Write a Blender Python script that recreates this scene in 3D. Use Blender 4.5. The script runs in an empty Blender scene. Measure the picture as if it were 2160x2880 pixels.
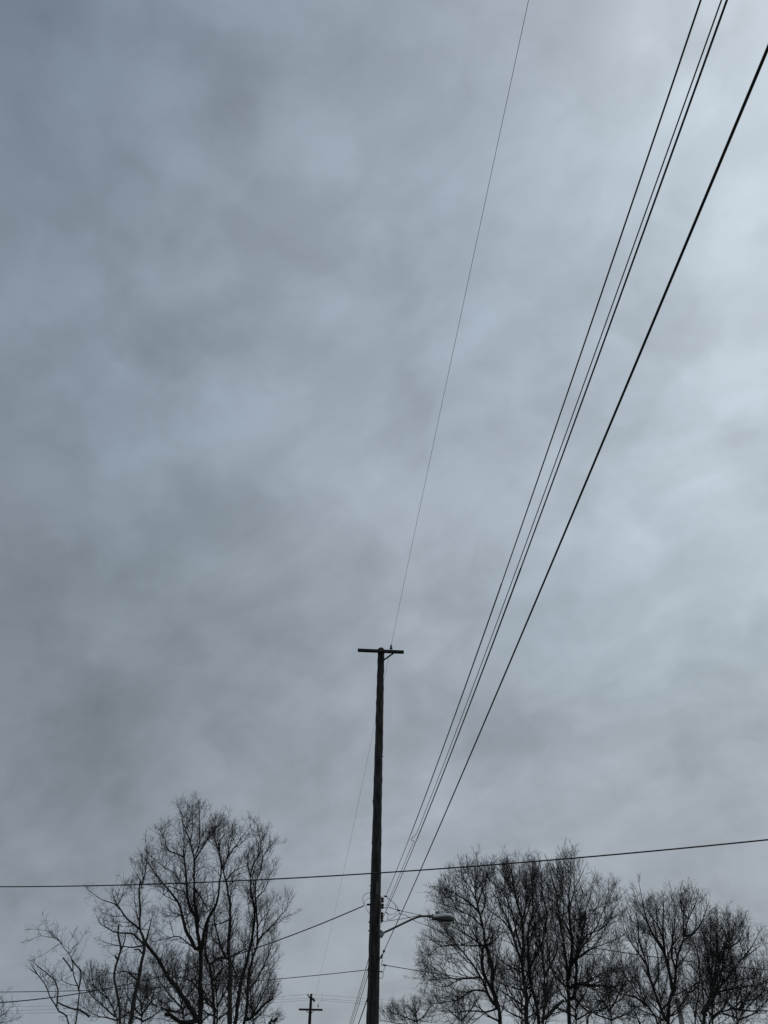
import bpy, bmesh, math, random
import numpy as np
from mathutils import Vector, Matrix

R = math.radians
sc = bpy.context.scene
col = sc.collection

# ------------------------------------------------------------------ camera
cam_data = bpy.data.cameras.new('camera')
cam_data.sensor_fit = 'VERTICAL'
cam_data.sensor_height = 36.0
cam_data.sensor_width = 27.0
cam_data.lens = 26.875
cam_data.clip_start = 0.05
cam_data.clip_end = 5000
cam = bpy.data.objects.new('camera', cam_data)
col.objects.link(cam)
cam.matrix_world = Matrix.Translation((0, 0, 1.6)) @ Matrix.Rotation(R(130), 4, 'X') @ Matrix.Rotation(R(1.1), 4, 'Z')
sc.camera = cam

# ------------------------------------------------------------------ world: overcast deck over a clear sky
SKY_K = 22.0
SKY_BASE = [0.3,0.345,0.4]
# soft bright and dark cloud masses: direction, then how much light they add or hold back
CLOUDS = [
    [-0.3949,0.2621,0.8805,-0.0528,-0.0426,-0.0101],
    [-0.2147,0.2755,0.937,-0.0487,-0.0466,-0.0529],
    [-0.0107,0.2788,0.9603,0.0738,0.087,0.1061],
    [0.1938,0.2704,0.943,-0.054,-0.0703,-0.0744],
    [0.3752,0.2526,0.8919,0.3422,0.3701,0.3917],
    [-0.424,0.4028,0.8112,-0.0028,-0.0056,-0.0247],
    [-0.2311,0.4291,0.8732,-0.0485,-0.0749,-0.1015],
    [-0.0078,0.4375,0.8992,0.0429,0.0464,0.0601],
    [0.2159,0.4236,0.8797,-0.136,-0.1359,-0.1393],
    [0.4097,0.3925,0.8235,-0.0174,-0.0046,-0.0137],
    [-0.4439,0.551,0.7067,-0.0385,-0.042,-0.0364],
    [-0.2421,0.5931,0.7679,0.0678,0.0953,0.128],
    [-0.0042,0.6076,0.7942,0.0007,0.0074,-0.0022],
    [0.234,0.5872,0.7749,0.0459,0.0541,0.0585],
    [0.4364,0.5401,0.7196,0.0678,0.0557,0.052],
    [-0.4488,0.6901,0.5678,-0.0286,-0.0383,-0.0421],
    [-0.2436,0.746,0.6198,0.0361,0.0526,0.0603],
    [0.0,0.766,0.6428,0.0053,-0.0135,-0.0067],
    [0.2436,0.74,0.627,0.005,0.0014,0.0144],
    [0.4488,0.679,0.581,0.141,0.1627,0.1876],
    [-0.4372,0.7985,0.4139,-0.0528,-0.063,-0.0771],
    [-0.2346,0.861,0.4513,-0.0961,-0.1076,-0.1369],
    [0.004,0.8835,0.4683,0.0162,0.0264,0.0284],
    [0.2424,0.8551,0.4583,-0.0352,-0.011,-0.021],
    [0.4444,0.7876,0.4268,-0.015,0.008,-0.0079],
    [-0.413,0.8728,0.2601,0.0307,0.0364,0.0487],
    [-0.218,0.9341,0.2826,0.0455,0.0527,0.0736],
    [0.0075,0.956,0.2934,0.0244,0.0175,0.0172],
    [0.2326,0.9286,0.2892,0.0265,0.0079,0.0195],
    [0.4266,0.8624,0.2725,0.0196,-0.022,-0.025],
    [-0.3752,0.9222,0.0939,-0.0631,-0.0645,-0.0799],
    [-0.1938,0.9757,0.1026,0.0086,0.0032,0.0016],
    [0.0107,0.9941,0.1079,0.0167,0.0093,-0.0052],
    [0.2147,0.9706,0.1086,-0.0187,-0.0031,-0.0076],
    [0.3949,0.9127,0.1052,0.0222,0.0373,0.0327],
]
PATCHES = [
    [-0.3039,0.395,0.8669,1313.1,-0.196],
    [-0.3508,0.4446,0.8242,1845.6,-0.081],
    [-0.3887,0.461,0.7977,951.4,-0.057],
    [-0.2005,0.3515,0.9145,1321.8,-0.115],
    [-0.1959,0.388,0.9006,2248.7,-0.115],
    [-0.1487,0.3344,0.9306,977.2,-0.092],
    [-0.2176,0.2998,0.9289,1420.6,-0.069],
    [-0.0845,0.2976,0.9509,1012.8,-0.069],
    [-0.3866,0.2802,0.8787,575.3,-0.115],
    [-0.251,0.475,0.8434,1182.8,-0.069],
    [-0.1892,0.5402,0.82,805.7,-0.069],
    [-0.254,0.5812,0.7731,486.1,-0.138],
    [-0.1244,0.5236,0.8428,802.4,-0.057],
    [-0.1868,0.4257,0.8853,1211.5,-0.069],
    [-0.1588,0.3149,0.9357,769.1,0.069],
    [-0.2218,0.413,0.8833,698.6,0.057],
    [-0.1247,0.4084,0.9042,437.2,0.069],
    [-0.3113,0.3459,0.8851,620.5,0.046],
    [-0.4092,0.5953,0.6916,532.1,-0.103],
    [-0.4283,0.6294,0.6484,432.6,-0.057],
    [-0.2509,0.6054,0.7553,606.1,-0.092],
    [-0.3706,0.6242,0.6878,1146.4,0.057],
    [-0.3792,0.6795,0.628,835.0,-0.069],
    [-0.3101,0.6971,0.6464,605.7,0.069],
    [-0.2351,0.7446,0.6248,456.8,-0.069],
    [-0.4171,0.7249,0.5482,424.2,-0.057],
    [-0.3066,0.786,0.5368,795.1,-0.092],
    [-0.3546,0.796,0.4905,408.4,0.057],
    [-0.0553,0.7803,0.623,243.6,0.069],
    [-0.2045,0.834,0.5124,220.6,-0.069],
    [-0.0812,0.8231,0.5621,355.3,-0.046],
    [-0.4118,0.8012,0.4342,438.5,-0.069],
    [-0.2026,0.8524,0.4821,377.0,0.057],
    [0.2411,0.291,0.9258,522.3,0.057],
    [0.2421,0.387,0.8897,321.9,0.057],
    [0.2959,0.4874,0.8215,672.1,-0.069],
    [0.391,0.4352,0.811,590.7,0.092],
    [0.3474,0.431,0.8328,1296.2,-0.081],
    [0.3738,0.4786,0.7945,709.6,0.057],
    [0.2376,0.5383,0.8086,496.7,-0.046],
    [0.3433,0.5522,0.7598,420.8,-0.081],
    [0.0432,0.6652,0.7454,357.6,-0.069],
    [0.2334,0.6996,0.6754,371.5,-0.057],
    [0.3295,0.7249,0.605,800.2,0.081],
    [0.2944,0.6649,0.6865,604.4,-0.069],
    [0.4406,0.6486,0.6206,680.6,-0.115],
    [0.4156,0.6003,0.6833,533.8,0.069],
    [0.1024,0.7841,0.6122,353.7,-0.057],
    [0.0926,0.7616,0.6414,719.5,0.057],
    [0.0854,0.8507,0.5186,1000.6,-0.092],
    [0.081,0.8671,0.4915,1455.2,0.069],
    [0.2562,0.8259,0.5022,781.3,-0.081],
    [0.3087,0.8166,0.4877,489.4,0.057],
    [-0.339,0.8748,0.3461,685.4,-0.103],
    [-0.2852,0.88,0.3799,647.7,-0.069],
    [-0.1828,0.9035,0.3877,487.0,-0.057],
    [-0.2614,0.8667,0.4248,1105.9,0.069],
    [-0.1616,0.928,0.3357,1628.1,0.092],
    [-0.3515,0.8989,0.2616,1904.7,0.115],
    [-0.0942,0.9315,0.3514,1100.2,-0.057],
    [0.2114,0.8849,0.4151,391.7,-0.069],
    [0.3304,0.8604,0.3881,349.9,-0.081],
    [0.1468,0.9032,0.4034,1073.2,-0.069],
    [0.3649,0.8594,0.358,1771.0,-0.057],
    [0.2847,0.8931,0.3484,865.0,0.069],
    [0.3425,0.8844,0.3171,2222.1,0.092],
    [0.3732,0.8768,0.3031,1862.0,-0.069],
    [0.175,0.9195,0.352,1614.2,0.057],
    [0.1017,0.9432,0.3161,2548.9,0.069],
    [0.2195,0.9178,0.3308,1157.8,-0.069],
    [0.2545,0.8563,0.4495,611.7,0.057],
    [-0.3712,0.9154,0.1555,850.7,0.081],
    [-0.2749,0.9149,0.2956,688.1,-0.046],
    [0.1433,0.9442,0.2964,1162.5,-0.046],
    [-0.1741,0.6009,0.7802,466.5,0.057],
    [0.1414,0.3696,0.9184,458.1,-0.046],
    [0.1967,0.4671,0.8621,420.3,0.046],
    [0.1246,0.5091,0.8516,491.0,-0.046],
    [-0.3927,0.5646,0.726,675.5,0.057],
    [0.0346,0.8368,0.5464,986.1,0.057],
    [-0.0182,0.5865,0.8097,458.8,0.046],
]
world = bpy.data.worlds.new('World')
sc.world = world
world.cycles.sampling_method = 'NONE'
world.use_nodes = True
wn, wl = world.node_tree.nodes, world.node_tree.links
wn.clear()
STR = 0.1


def wnode(kind, **kw):
    n = wn.new(kind)
    for k, v in kw.items():
        setattr(n, k, v)
    return n


def wmath(op, a, b=None, c=None):
    n = wnode('ShaderNodeMath', operation=op)
    for i, v in enumerate((a, b, c)):
        if v is None:
            continue
        if isinstance(v, (int, float)):
            n.inputs[i].default_value = v
        else:
            wl.new(v, n.inputs[i])
    return n.outputs[0]


def wvec(op, a, b=None, c=None):
    n = wnode('ShaderNodeVectorMath', operation=op)
    for i, v in enumerate((a, b, c)):
        if v is None:
            continue
        if isinstance(v, (tuple, list)):
            n.inputs[i].default_value = v
        else:
            wl.new(v, n.inputs[i])
    return n


out = wnode('ShaderNodeOutputWorld')
bg = wnode('ShaderNodeBackground')
bg.inputs['Strength'].default_value = STR
wl.new(bg.outputs[0], out.inputs[0])
sky = wnode('ShaderNodeTexSky', sky_type='NISHITA')
sky.sun_disc = False
sky.sun_elevation = R(48)
sky.sun_rotation = R(75)
tc = wnode('ShaderNodeTexCoord')
dirv = wvec('NORMALIZE', tc.outputs['Generated']).outputs[0]
# flatten the dome onto the cloud deck so cells shrink towards the horizon
sep = wnode('ShaderNodeSeparateXYZ')
wl.new(dirv, sep.inputs[0])
den = wmath('ADD', wmath('MAXIMUM', sep.outputs[2], 0.0), 0.42)
px = wmath('DIVIDE', sep.outputs[0], den)
py = wmath('DIVIDE', sep.outputs[1], den)
cmb = wnode('ShaderNodeCombineXYZ')
wl.new(px, cmb.inputs[0])
wl.new(py, cmb.inputs[1])
mr = wnode('ShaderNodeMapping')
mr.inputs['Rotation'].default_value = (0, 0, R(42))
wl.new(cmb.outputs[0], mr.inputs[0])
mp = wnode('ShaderNodeMapping')
mp.inputs['Scale'].default_value = (0.92, 1.12, 1.0)
wl.new(mr.outputs[0], mp.inputs[0])


def wnoise(scale, detail, rough, dist, off):
    a = wvec('ADD', warped, off).outputs[0]
    n = wnode('ShaderNodeTexNoise', noise_dimensions='3D')
    n.inputs['Scale'].default_value = scale
    n.inputs['Detail'].default_value = detail
    n.inputs['Roughness'].default_value = rough
    n.inputs['Distortion'].default_value = dist
    wl.new(a, n.inputs['Vector'])
    return n.outputs['Fac']


slow = wnode('ShaderNodeTexNoise', noise_dimensions='3D')
slow.inputs['Scale'].default_value = 3.5
slow.inputs['Detail'].default_value = 3.0
wl.new(mp.outputs[0], slow.inputs['Vector'])
warped = wvec('MULTIPLY_ADD', wvec('SUBTRACT', slow.outputs['Color'], (0.5, 0.5, 0.5)).outputs[0], (0.22, 0.22, 0.0), mp.outputs[0]).outputs[0]
n1 = wnoise(3.2, 3.0, 0.45, 0.5, (3.1, 1.7, 0.0))
n2 = wnoise(7.5, 4.0, 0.52, 0.0, (7.3, 4.4, 2.0))
n4 = wnoise(19.0, 3.0, 0.5, 0.0, (2.3, 8.4, 6.0))
n3 = wnoise(2.0, 2.0, 0.4, 0.3, (1.3, 9.1, 5.0))
# light of the deck: broad masses, softly placed
acc = None
for (dx, dy, dz, cr, cg, cb) in CLOUDS:
    dot = wvec('DOT_PRODUCT', dirv, (dx, dy, dz)).outputs['Value']
    w = wmath('EXPONENT', wmath('MULTIPLY_ADD', dot, SKY_K, -SKY_K))
    cw = wnode('ShaderNodeCombineXYZ')
    for i in range(3):
        wl.new(w, cw.inputs[i])
    acc = wvec('MULTIPLY_ADD', cw.outputs[0], (cr, cg, cb), tuple(SKY_BASE) if acc is None else acc).outputs[0]
# ragged darker and brighter patches, edges broken up by the same noise that tears the deck
wob = wnode('ShaderNodeTexNoise', noise_dimensions='3D')
wob.inputs['Scale'].default_value = 8.0
wob.inputs['Detail'].default_value = 4.0
wob.inputs['Roughness'].default_value = 0.6
wl.new(dirv, wob.inputs['Vector'])
wofs = wvec('MULTIPLY_ADD', wvec('SUBTRACT', wob.outputs['Color'], (0.5, 0.5, 0.5)).outputs[0], (0.12, 0.12, 0.12), dirv).outputs[0]
wdir = wvec('NORMALIZE', wofs).outputs[0]
tone = wmath('MULTIPLY_ADD', wmath('SUBTRACT', n1, 0.5), 0.18, 1.0)
tone = wmath('MULTIPLY_ADD', wmath('SUBTRACT', n2, 0.5), 0.46, tone)
tone = wmath('MULTIPLY_ADD', wmath('SUBTRACT', n4, 0.5), 0.17, tone)
for (dx, dy, dz, k, amp) in PATCHES:
    dot = wvec('DOT_PRODUCT', wdir, (dx, dy, dz)).outputs['Value']
    w = wmath('EXPONENT', wmath('MULTIPLY_ADD', dot, k, -k))
    tone = wmath('MULTIPLY_ADD', w, amp, tone)
lump = wnode('ShaderNodeTexNoise', noise_dimensions='3D')
lump.inputs['Scale'].default_value = 11.0
lump.inputs['Detail'].default_value = 3.0
lump.inputs['Roughness'].default_value = 0.5
wl.new(wdir, lump.inputs['Vector'])
lmp = wnode('ShaderNodeMapRange', interpolation_type='SMOOTHSTEP')
lmp.inputs['From Min'].default_value = 0.36
lmp.inputs['From Max'].default_value = 0.64
lmp.inputs['To Min'].default_value = -0.042
lmp.inputs['To Max'].default_value = 0.042
wl.new(lump.outputs['Fac'], lmp.inputs['Value'])
tone = wmath('ADD', tone, lmp.outputs['Result'])
tv = wnode('ShaderNodeCombineXYZ')
for i in range(3):
    wl.new(tone, tv.inputs[i])
deck = wvec('MULTIPLY', acc, tv.outputs[0]).outputs[0]
# slightly cooler where the deck thins, warmer where it is thick
hue = wmath('SUBTRACT', n3, 0.5)
hv = wnode('ShaderNodeCombineXYZ')
wl.new(wmath('MULTIPLY_ADD', hue, -0.05, 0.999), hv.inputs[0])
hv.inputs[1].default_value = 0.995
wl.new(wmath('MULTIPLY_ADD', hue, 0.04, 0.986), hv.inputs[2])
deck = wvec('MULTIPLY', deck, hv.outputs[0]).outputs[0]
deck = wvec('SCALE', deck)
deck.inputs['Scale'].default_value = 1.0 / STR
mixs = wnode('ShaderNodeMix', data_type='RGBA')
mixs.inputs['Factor'].default_value = 0.97
wl.new(sky.outputs[0], mixs.inputs['A'])
wl.new(deck.outputs[0], mixs.inputs['B'])
wl.new(mixs.outputs['Result'], bg.inputs['Color'])

# ------------------------------------------------------------------ sun behind the overcast
sun_data = bpy.data.lights.new('sun', 'SUN')
sun_data.energy = 0.5
sun_data.angle = R(60)
sun_data.color = (1.0, 0.98, 0.96)
sun = bpy.data.objects.new('sun', sun_data)
col.objects.link(sun)
sdir = Vector((math.sin(R(75)) * math.cos(R(48)), math.cos(R(75)) * math.cos(R(48)), math.sin(R(48))))
sun.rotation_euler = (-sdir).to_track_quat('-Z', 'Y').to_euler()
sun.location = (30, 10, 40)

vs = sc.view_settings
vs.view_transform = 'Standard'
vs.look = 'None'
vs.exposure = 0.0
vs.gamma = 1.0
vs.use_curve_mapping = False
sc.cycles.max_bounces = 5
sc.cycles.filter_width = 1.5


# ------------------------------------------------------------------ materials
def material(name, base, rough=0.8, metallic=0.0, var=None, scale=6.0, stretch=(1, 1, 1), bump=0.0, detail=6.0, lo=0.36, hi=0.64):
    m = bpy.data.materials.new(name)
    m.use_nodes = True
    nt = m.node_tree
    b = nt.nodes['Principled BSDF']
    b.inputs['Roughness'].default_value = rough
    b.inputs['Metallic'].default_value = metallic
    b.inputs['Base Color'].default_value = (*base, 1)
    if var is not None:
        t = nt.nodes.new('ShaderNodeTexCoord')
        mpn = nt.nodes.new('ShaderNodeMapping')
        mpn.inputs['Scale'].default_value = stretch
        n = nt.nodes.new('ShaderNodeTexNoise')
        n.inputs['Scale'].default_value = scale
        n.inputs['Detail'].default_value = detail
        n.inputs['Roughness'].default_value = 0.62
        r = nt.nodes.new('ShaderNodeValToRGB')
        r.color_ramp.elements[0].position = lo
        r.color_ramp.elements[0].color = (*var, 1)
        r.color_ramp.elements[1].position = hi
        r.color_ramp.elements[1].color = (*base, 1)
        nt.links.new(t.outputs['Object'], mpn.inputs[0])
        nt.links.new(mpn.outputs[0], n.inputs['Vector'])
        nt.links.new(n.outputs['Fac'], r.inputs[0])
        nt.links.new(r.outputs[0], b.inputs['Base Color'])
        if bump:
            bp = nt.nodes.new('ShaderNodeBump')
            bp.inputs['Strength'].default_value = bump
            bp.inputs['Distance'].default_value = 0.02
            nt.links.new(n.outputs['Fac'], bp.inputs['Height'])
            nt.links.new(bp.outputs[0], b.inputs['Normal'])
    return m


M = {
    'bark': material('bark', (0.036, 0.034, 0.031), 0.95, var=(0.014, 0.013, 0.012), scale=5, stretch=(1, 1, .25), bump=0.6),
    'twig': material('twig', (0.030, 0.026, 0.024), 0.95, var=(0.018, 0.016, 0.015), scale=1.5),
    'twig_red': material('twig_red', (0.045, 0.030, 0.028), 0.95, var=(0.022, 0.018, 0.017), scale=1.2),
    'deadwood': material('deadwood', (0.045, 0.042, 0.038), 0.95, var=(0.016, 0.015, 0.014), scale=6, stretch=(1, 1, .2), bump=0.5),
    'pole_wood': material('pole_wood', (0.068, 0.068, 0.067), 0.92, var=(0.008, 0.008, 0.0085), scale=9, stretch=(2.0, 2.0, .22), bump=0.8, detail=9, lo=0.44, hi=0.74),
    'arm_wood': material('arm_wood', (0.028, 0.025, 0.026), 0.9, var=(0.012, 0.011, 0.012), scale=9, stretch=(.3, 3, 3), bump=0.5),
    'far_wood': material('far_wood', (0.032, 0.024, 0.024), 0.9, var=(0.018, 0.014, 0.014), scale=4, stretch=(1, 1, .3)),
    'steel': material('steel', (0.10, 0.10, 0.10), 0.55, 0.6, var=(0.05, 0.045, 0.04), scale=14),
    'galvanised': material('galvanised', (0.30, 0.31, 0.32), 0.5, 0.7, var=(0.2, 0.2, 0.21), scale=18),
    'arm_tube': material('arm_tube', (0.085, 0.080, 0.080), 0.6, 0.3, var=(0.05, 0.045, 0.045), scale=12),
    'insulation': material('insulation', (0.018, 0.018, 0.020), 0.6, var=(0.012, 0.012, 0.013), scale=10),
    'bare_wire': material('bare_wire', (0.075, 0.08, 0.085), 0.6, 0.3, var=(0.05, 0.05, 0.055), scale=10),
    'porcelain': material('porcelain', (0.030, 0.018, 0.014), 0.25, var=(0.02, 0.013, 0.011), scale=8),
    'lamp_paint': material('lamp_paint', (0.72, 0.75, 0.74), 0.45, var=(0.60, 0.63, 0.62), scale=9),
    'lamp_dark': material('lamp_dark', (0.040, 0.046, 0.044), 0.6, var=(0.04, 0.04, 0.04), scale=9),
    'grey_pole': material('grey_pole', (0.33, 0.32, 0.30), 0.8, var=(0.24, 0.23, 0.22), scale=3, stretch=(1, 1, .2)),
    'grass': material('grass', (0.085, 0.090, 0.045), 0.95, var=(0.070, 0.060, 0.040), scale=0.35),
}
g = bpy.data.materials.new('refractor_glass')
g.use_nodes = True
gb = g.node_tree.nodes['Principled BSDF']
gb.inputs['Base Color'].default_value = (0.34, 0.37, 0.36, 1)
gb.inputs['Roughness'].default_value = 0.35
gb.inputs['Transmission Weight'].default_value = 0.35
M['glass'] = g


# ------------------------------------------------------------------ helpers
def tag(o, label=None, cat=None, group=None, kind=None):
    if label: o['label'] = label
    if cat: o['category'] = cat
    if group: o['group'] = group
    if kind: o['kind'] = kind
    return o


def empty(name, loc=(0, 0, 0)):
    o = bpy.data.objects.new(name, None)
    o.empty_display_size = 0.3
    o.location = loc
    col.objects.link(o)
    return o


def link(name, me, mat, parent=None, smooth=True):
    me.materials.append(M[mat])
    if smooth:
        me.polygons.foreach_set('use_smooth', [True] * len(me.polygons))
    o = bpy.data.objects.new(name, me)
    col.objects.link(o)
    if parent is not None:
        o.parent = parent
        o.matrix_parent_inverse = Matrix.Translation(-Vector(world_loc(parent)))
    return o


def world_loc(o):
    return o.location


def tubes(groups, sides, cap=True):
    """groups: list of (points (n,3), radii (n,)) -> one mesh; polylines of equal length are swept together"""
    by = {}
    for p, r in groups:
        by.setdefault(len(p), []).append((p, r))
    VV, FF, off = [], [], 0
    tris = []
    ang = np.arange(sides) * 2 * math.pi / sides
    ca, sa = np.cos(ang), np.sin(ang)
    for n, lst in by.items():
        P = np.array([q[0] for q in lst], dtype=np.float64)
        Rr = np.array([q[1] for q in lst], dtype=np.float64)
        m = len(lst)
        T = np.empty_like(P)
        T[:, 1:-1] = P[:, 2:] - P[:, :-2]
        T[:, 0] = P[:, 1] - P[:, 0]
        T[:, -1] = P[:, -1] - P[:, -2]
        T /= np.linalg.norm(T, axis=2, keepdims=True) + 1e-9
        mean = P[:, -1] - P[:, 0]
        ax = np.argmin(np.abs(mean), axis=1)
        ref = np.zeros((m, 3)); ref[np.arange(m), ax] = 1
        U = np.cross(T, ref[:, None, :])
        U /= np.linalg.norm(U, axis=2, keepdims=True) + 1e-9
        V = np.cross(T, U)
        X = P[:, :, None, :] + Rr[:, :, None, None] * (ca[None, None, :, None] * U[:, :, None, :] + sa[None, None, :, None] * V[:, :, None, :])
        VV.append(X.reshape(-1, 3))
        idx = (np.arange(m)[:, None, None] * n + np.arange(n - 1)[None, :, None]) * sides
        j = np.arange(sides)[None, None, :]
        j2 = (j + 1) % sides
        q = np.stack([idx + j, idx + j2, idx + j2 + sides, idx + j + sides], -1).reshape(-1, 4) + off
        FF.append(q)
        if cap:
            for k in range(m):
                b0 = off + k * n * sides
                tris.append(list(range(b0 + sides - 1, b0 - 1, -1)))
                b1 = b0 + (n - 1) * sides
                tris.append(list(range(b1, b1 + sides)))
        off += m * n * sides
    V = np.concatenate(VV).astype(np.float32)
    Q = np.concatenate(FF).astype(np.int32)
    me = bpy.data.meshes.new('mesh')
    nq, nt = len(Q), len(tris)
    me.vertices.add(len(V))
    me.vertices.foreach_set('co', V.ravel())
    loops = Q.ravel()
    starts = np.arange(nq) * 4
    tot = np.full(nq, 4)
    if nt:
        tl = np.array(tris, dtype=np.int32)
        starts = np.concatenate([starts, nq * 4 + np.arange(nt) * sides])
        tot = np.concatenate([tot, np.full(nt, sides)])
        loops = np.concatenate([loops, tl.ravel()])
    me.loops.add(len(loops))
    me.loops.foreach_set('vertex_index', loops.astype(np.int32))
    me.polygons.add(len(starts))
    me.polygons.foreach_set('loop_start', starts.astype(np.int32))
    me.polygons.foreach_set('loop_total', tot.astype(np.int32))
    me.update(calc_edges=True)
    return me


def catmull(pts, step=0.25):
    P = [np.array(p, float) for p in pts]
    P = [2 * P[0] - P[1]] + P + [2 * P[-1] - P[-2]]
    o = []
    for i in range(1, len(P) - 2):
        a, b, c, d = P[i - 1], P[i], P[i + 1], P[i + 2]
        n = max(2, int(np.linalg.norm(c - b) / step))
        for k in range(n):
            t = k / n
            o.append(.5 * ((2 * b) + (-a + c) * t + (2 * a - 5 * b + 4 * c - d) * t * t + (-a + 3 * b - 3 * c + d) * t ** 3))
    o.append(P[-2])
    return np.array(o)


def tube(name, pts, r, mat, parent=None, sides=8, smooth_path=None, r_end=None):
    p = catmull(pts, smooth_path) if smooth_path else np.array(pts, float)
    rr = np.linspace(r, r if r_end is None else r_end, len(p))
    return link(name, tubes([(p, rr)], sides), mat, parent)


def box_mesh(sx, sy, sz, bev=0.0):
    bm = bmesh.new()
    bmesh.ops.create_cube(bm, size=1)
    bmesh.ops.scale(bm, vec=(sx, sy, sz), verts=bm.verts)
    if bev:
        bmesh.ops.bevel(bm, geom=bm.edges[:], offset=bev, segments=2, affect='EDGES', profile=.6)
    me = bpy.data.meshes.new('mesh')
    bm.to_mesh(me)
    bm.free()
    return me


def box(name, loc, size, mat, parent=None, rot=(0, 0, 0), bev=0.004):
    me = box_mesh(*size, bev)
    from mathutils import Euler
    me.transform(Matrix.Translation(loc) @ Euler(rot).to_matrix().to_4x4())
    return link(name, me, mat, parent, smooth=False)


def lathe(name, prof, base, axis, mat, parent=None, sides=14):
    """prof: (radius, height) along axis from base"""
    axis = np.array(axis, float); axis /= np.linalg.norm(axis)
    base = np.array(base, float)
    p = np.array([base + axis * h for _, h in prof])
    # guard against equal points
    for i in range(1, len(p)):
        if np.linalg.norm(p[i] - p[i - 1]) < 1e-5:
            p[i] = p[i - 1] + axis * 2e-4
    return link(name, tubes([(p, np.array([q[0] for q in prof]))], sides), mat, parent)


# ------------------------------------------------------------------ ground
def sheet(name, x0, x1, y0, y1, z, mat):
    me = bpy.data.meshes.new('mesh')
    me.from_pydata([(x0, y0, z), (x1, y0, z), (x1, y1, z), (x0, y1, z)], [], [(0, 1, 2, 3)])
    o = link(name, me, mat, None, False)
    return tag(o, kind='structure')


sheet('ground', -2500, 2500, -2500, 2500, 0.0, 'grass')

# ------------------------------------------------------------------ measured places (metres): wire spans, fittings, tree limbs
W = {
    'prim_near': {"a":[0.315,21.9,14.331],"d":[0.0926,-0.9957],"L":48,"b":0.03845,"c":-0.000859},
    'prim_far': {"a":[0.315,21.9,14.331],"d":[-0.10174,0.99481],"L":55.29,"b":-0.10413,"c":0.000773},
    's1': {"a":[0.24,21.85,6.771],"d":[0.08272,-0.99657],"L":50,"b":-0.02628,"c":0.002241},
    's2': {"a":[0.226,21.85,6.473],"d":[0.08272,-0.99657],"L":50,"b":-0.02436,"c":0.001973},
    's3': {"a":[0.191,21.85,6.305],"d":[0.08272,-0.99657],"L":50,"b":-0.03166,"c":0.002323},
    'cable': {"a":[0.105,21.85,5.299],"d":[0.07776,-0.99697],"L":50,"b":-0.00921,"c":0.000884},
    'fs0': {"a":[-0.1,22.1,5.616],"d":[-0.06983,0.99756],"L":45,"b":-0.04395,"c":0.0008},
    'fs1': {"a":[-0.1,22.1,5.439],"d":[-0.07479,0.9972],"L":45,"b":-0.05691,"c":0.0008},
    'fs2': {"a":[-0.1,22.1,5.267],"d":[-0.07479,0.9972],"L":45,"b":-0.05716,"c":0.0008},
    'fs3': {"a":[-0.1,22.1,4.729],"d":[-0.07479,0.9972],"L":45,"b":-0.05014,"c":0.0008},
    'cross': {"a":[-7.932,17.5,5.784],"d":[0.91497,-0.40351],"L":26.0,"b":-0.0831,"c":0.002834},
    'ldrop': {"a":[-0.323,21.95,6.562],"d":[-0.94386,0.33035],"L":22.0,"b":-0.32491,"c":0.014148},
    'llow': {"a":[-0.207,22.0,5.109],"d":[-0.99875,0.04994],"L":30.0,"b":-0.10862,"c":0.005199},
    'rlow': {"a":[0.232,21.9,5.204],"d":[0.91192,0.41036],"L":30.0,"b":-0.05236,"c":0.005059},
    'rsvc': {"a":[1.151,22.0,6.367],"d":[0.97014,0.24254],"L":24.0,"b":-0.11884,"c":0.005106},
    'ftl0': {"a":[-5.525,77.0,11.981],"d":[-0.99682,-0.07975],"L":60.0,"b":-0.08411,"c":0.000848},
    'ftr0': {"a":[-5.525,77.0,11.981],"d":[0.99682,0.07975],"L":60.0,"b":-0.04011,"c":0.000514},
    'ftl1': {"a":[-5.383,77.0,11.713],"d":[-0.99682,-0.07975],"L":60.0,"b":-0.06858,"c":0.000216},
    'ftr1': {"a":[-5.383,77.0,11.713],"d":[0.99682,0.07975],"L":60.0,"b":-0.02709,"c":-0.001223},
    'ftl2': {"a":[-5.191,77.0,11.599],"d":[-0.99682,-0.07975],"L":60.0,"b":-0.09464,"c":0.001165},
    'ftr2': {"a":[-5.191,77.0,11.599],"d":[0.99682,0.07975],"L":60.0,"b":-0.04968,"c":0.000276},
}
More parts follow.
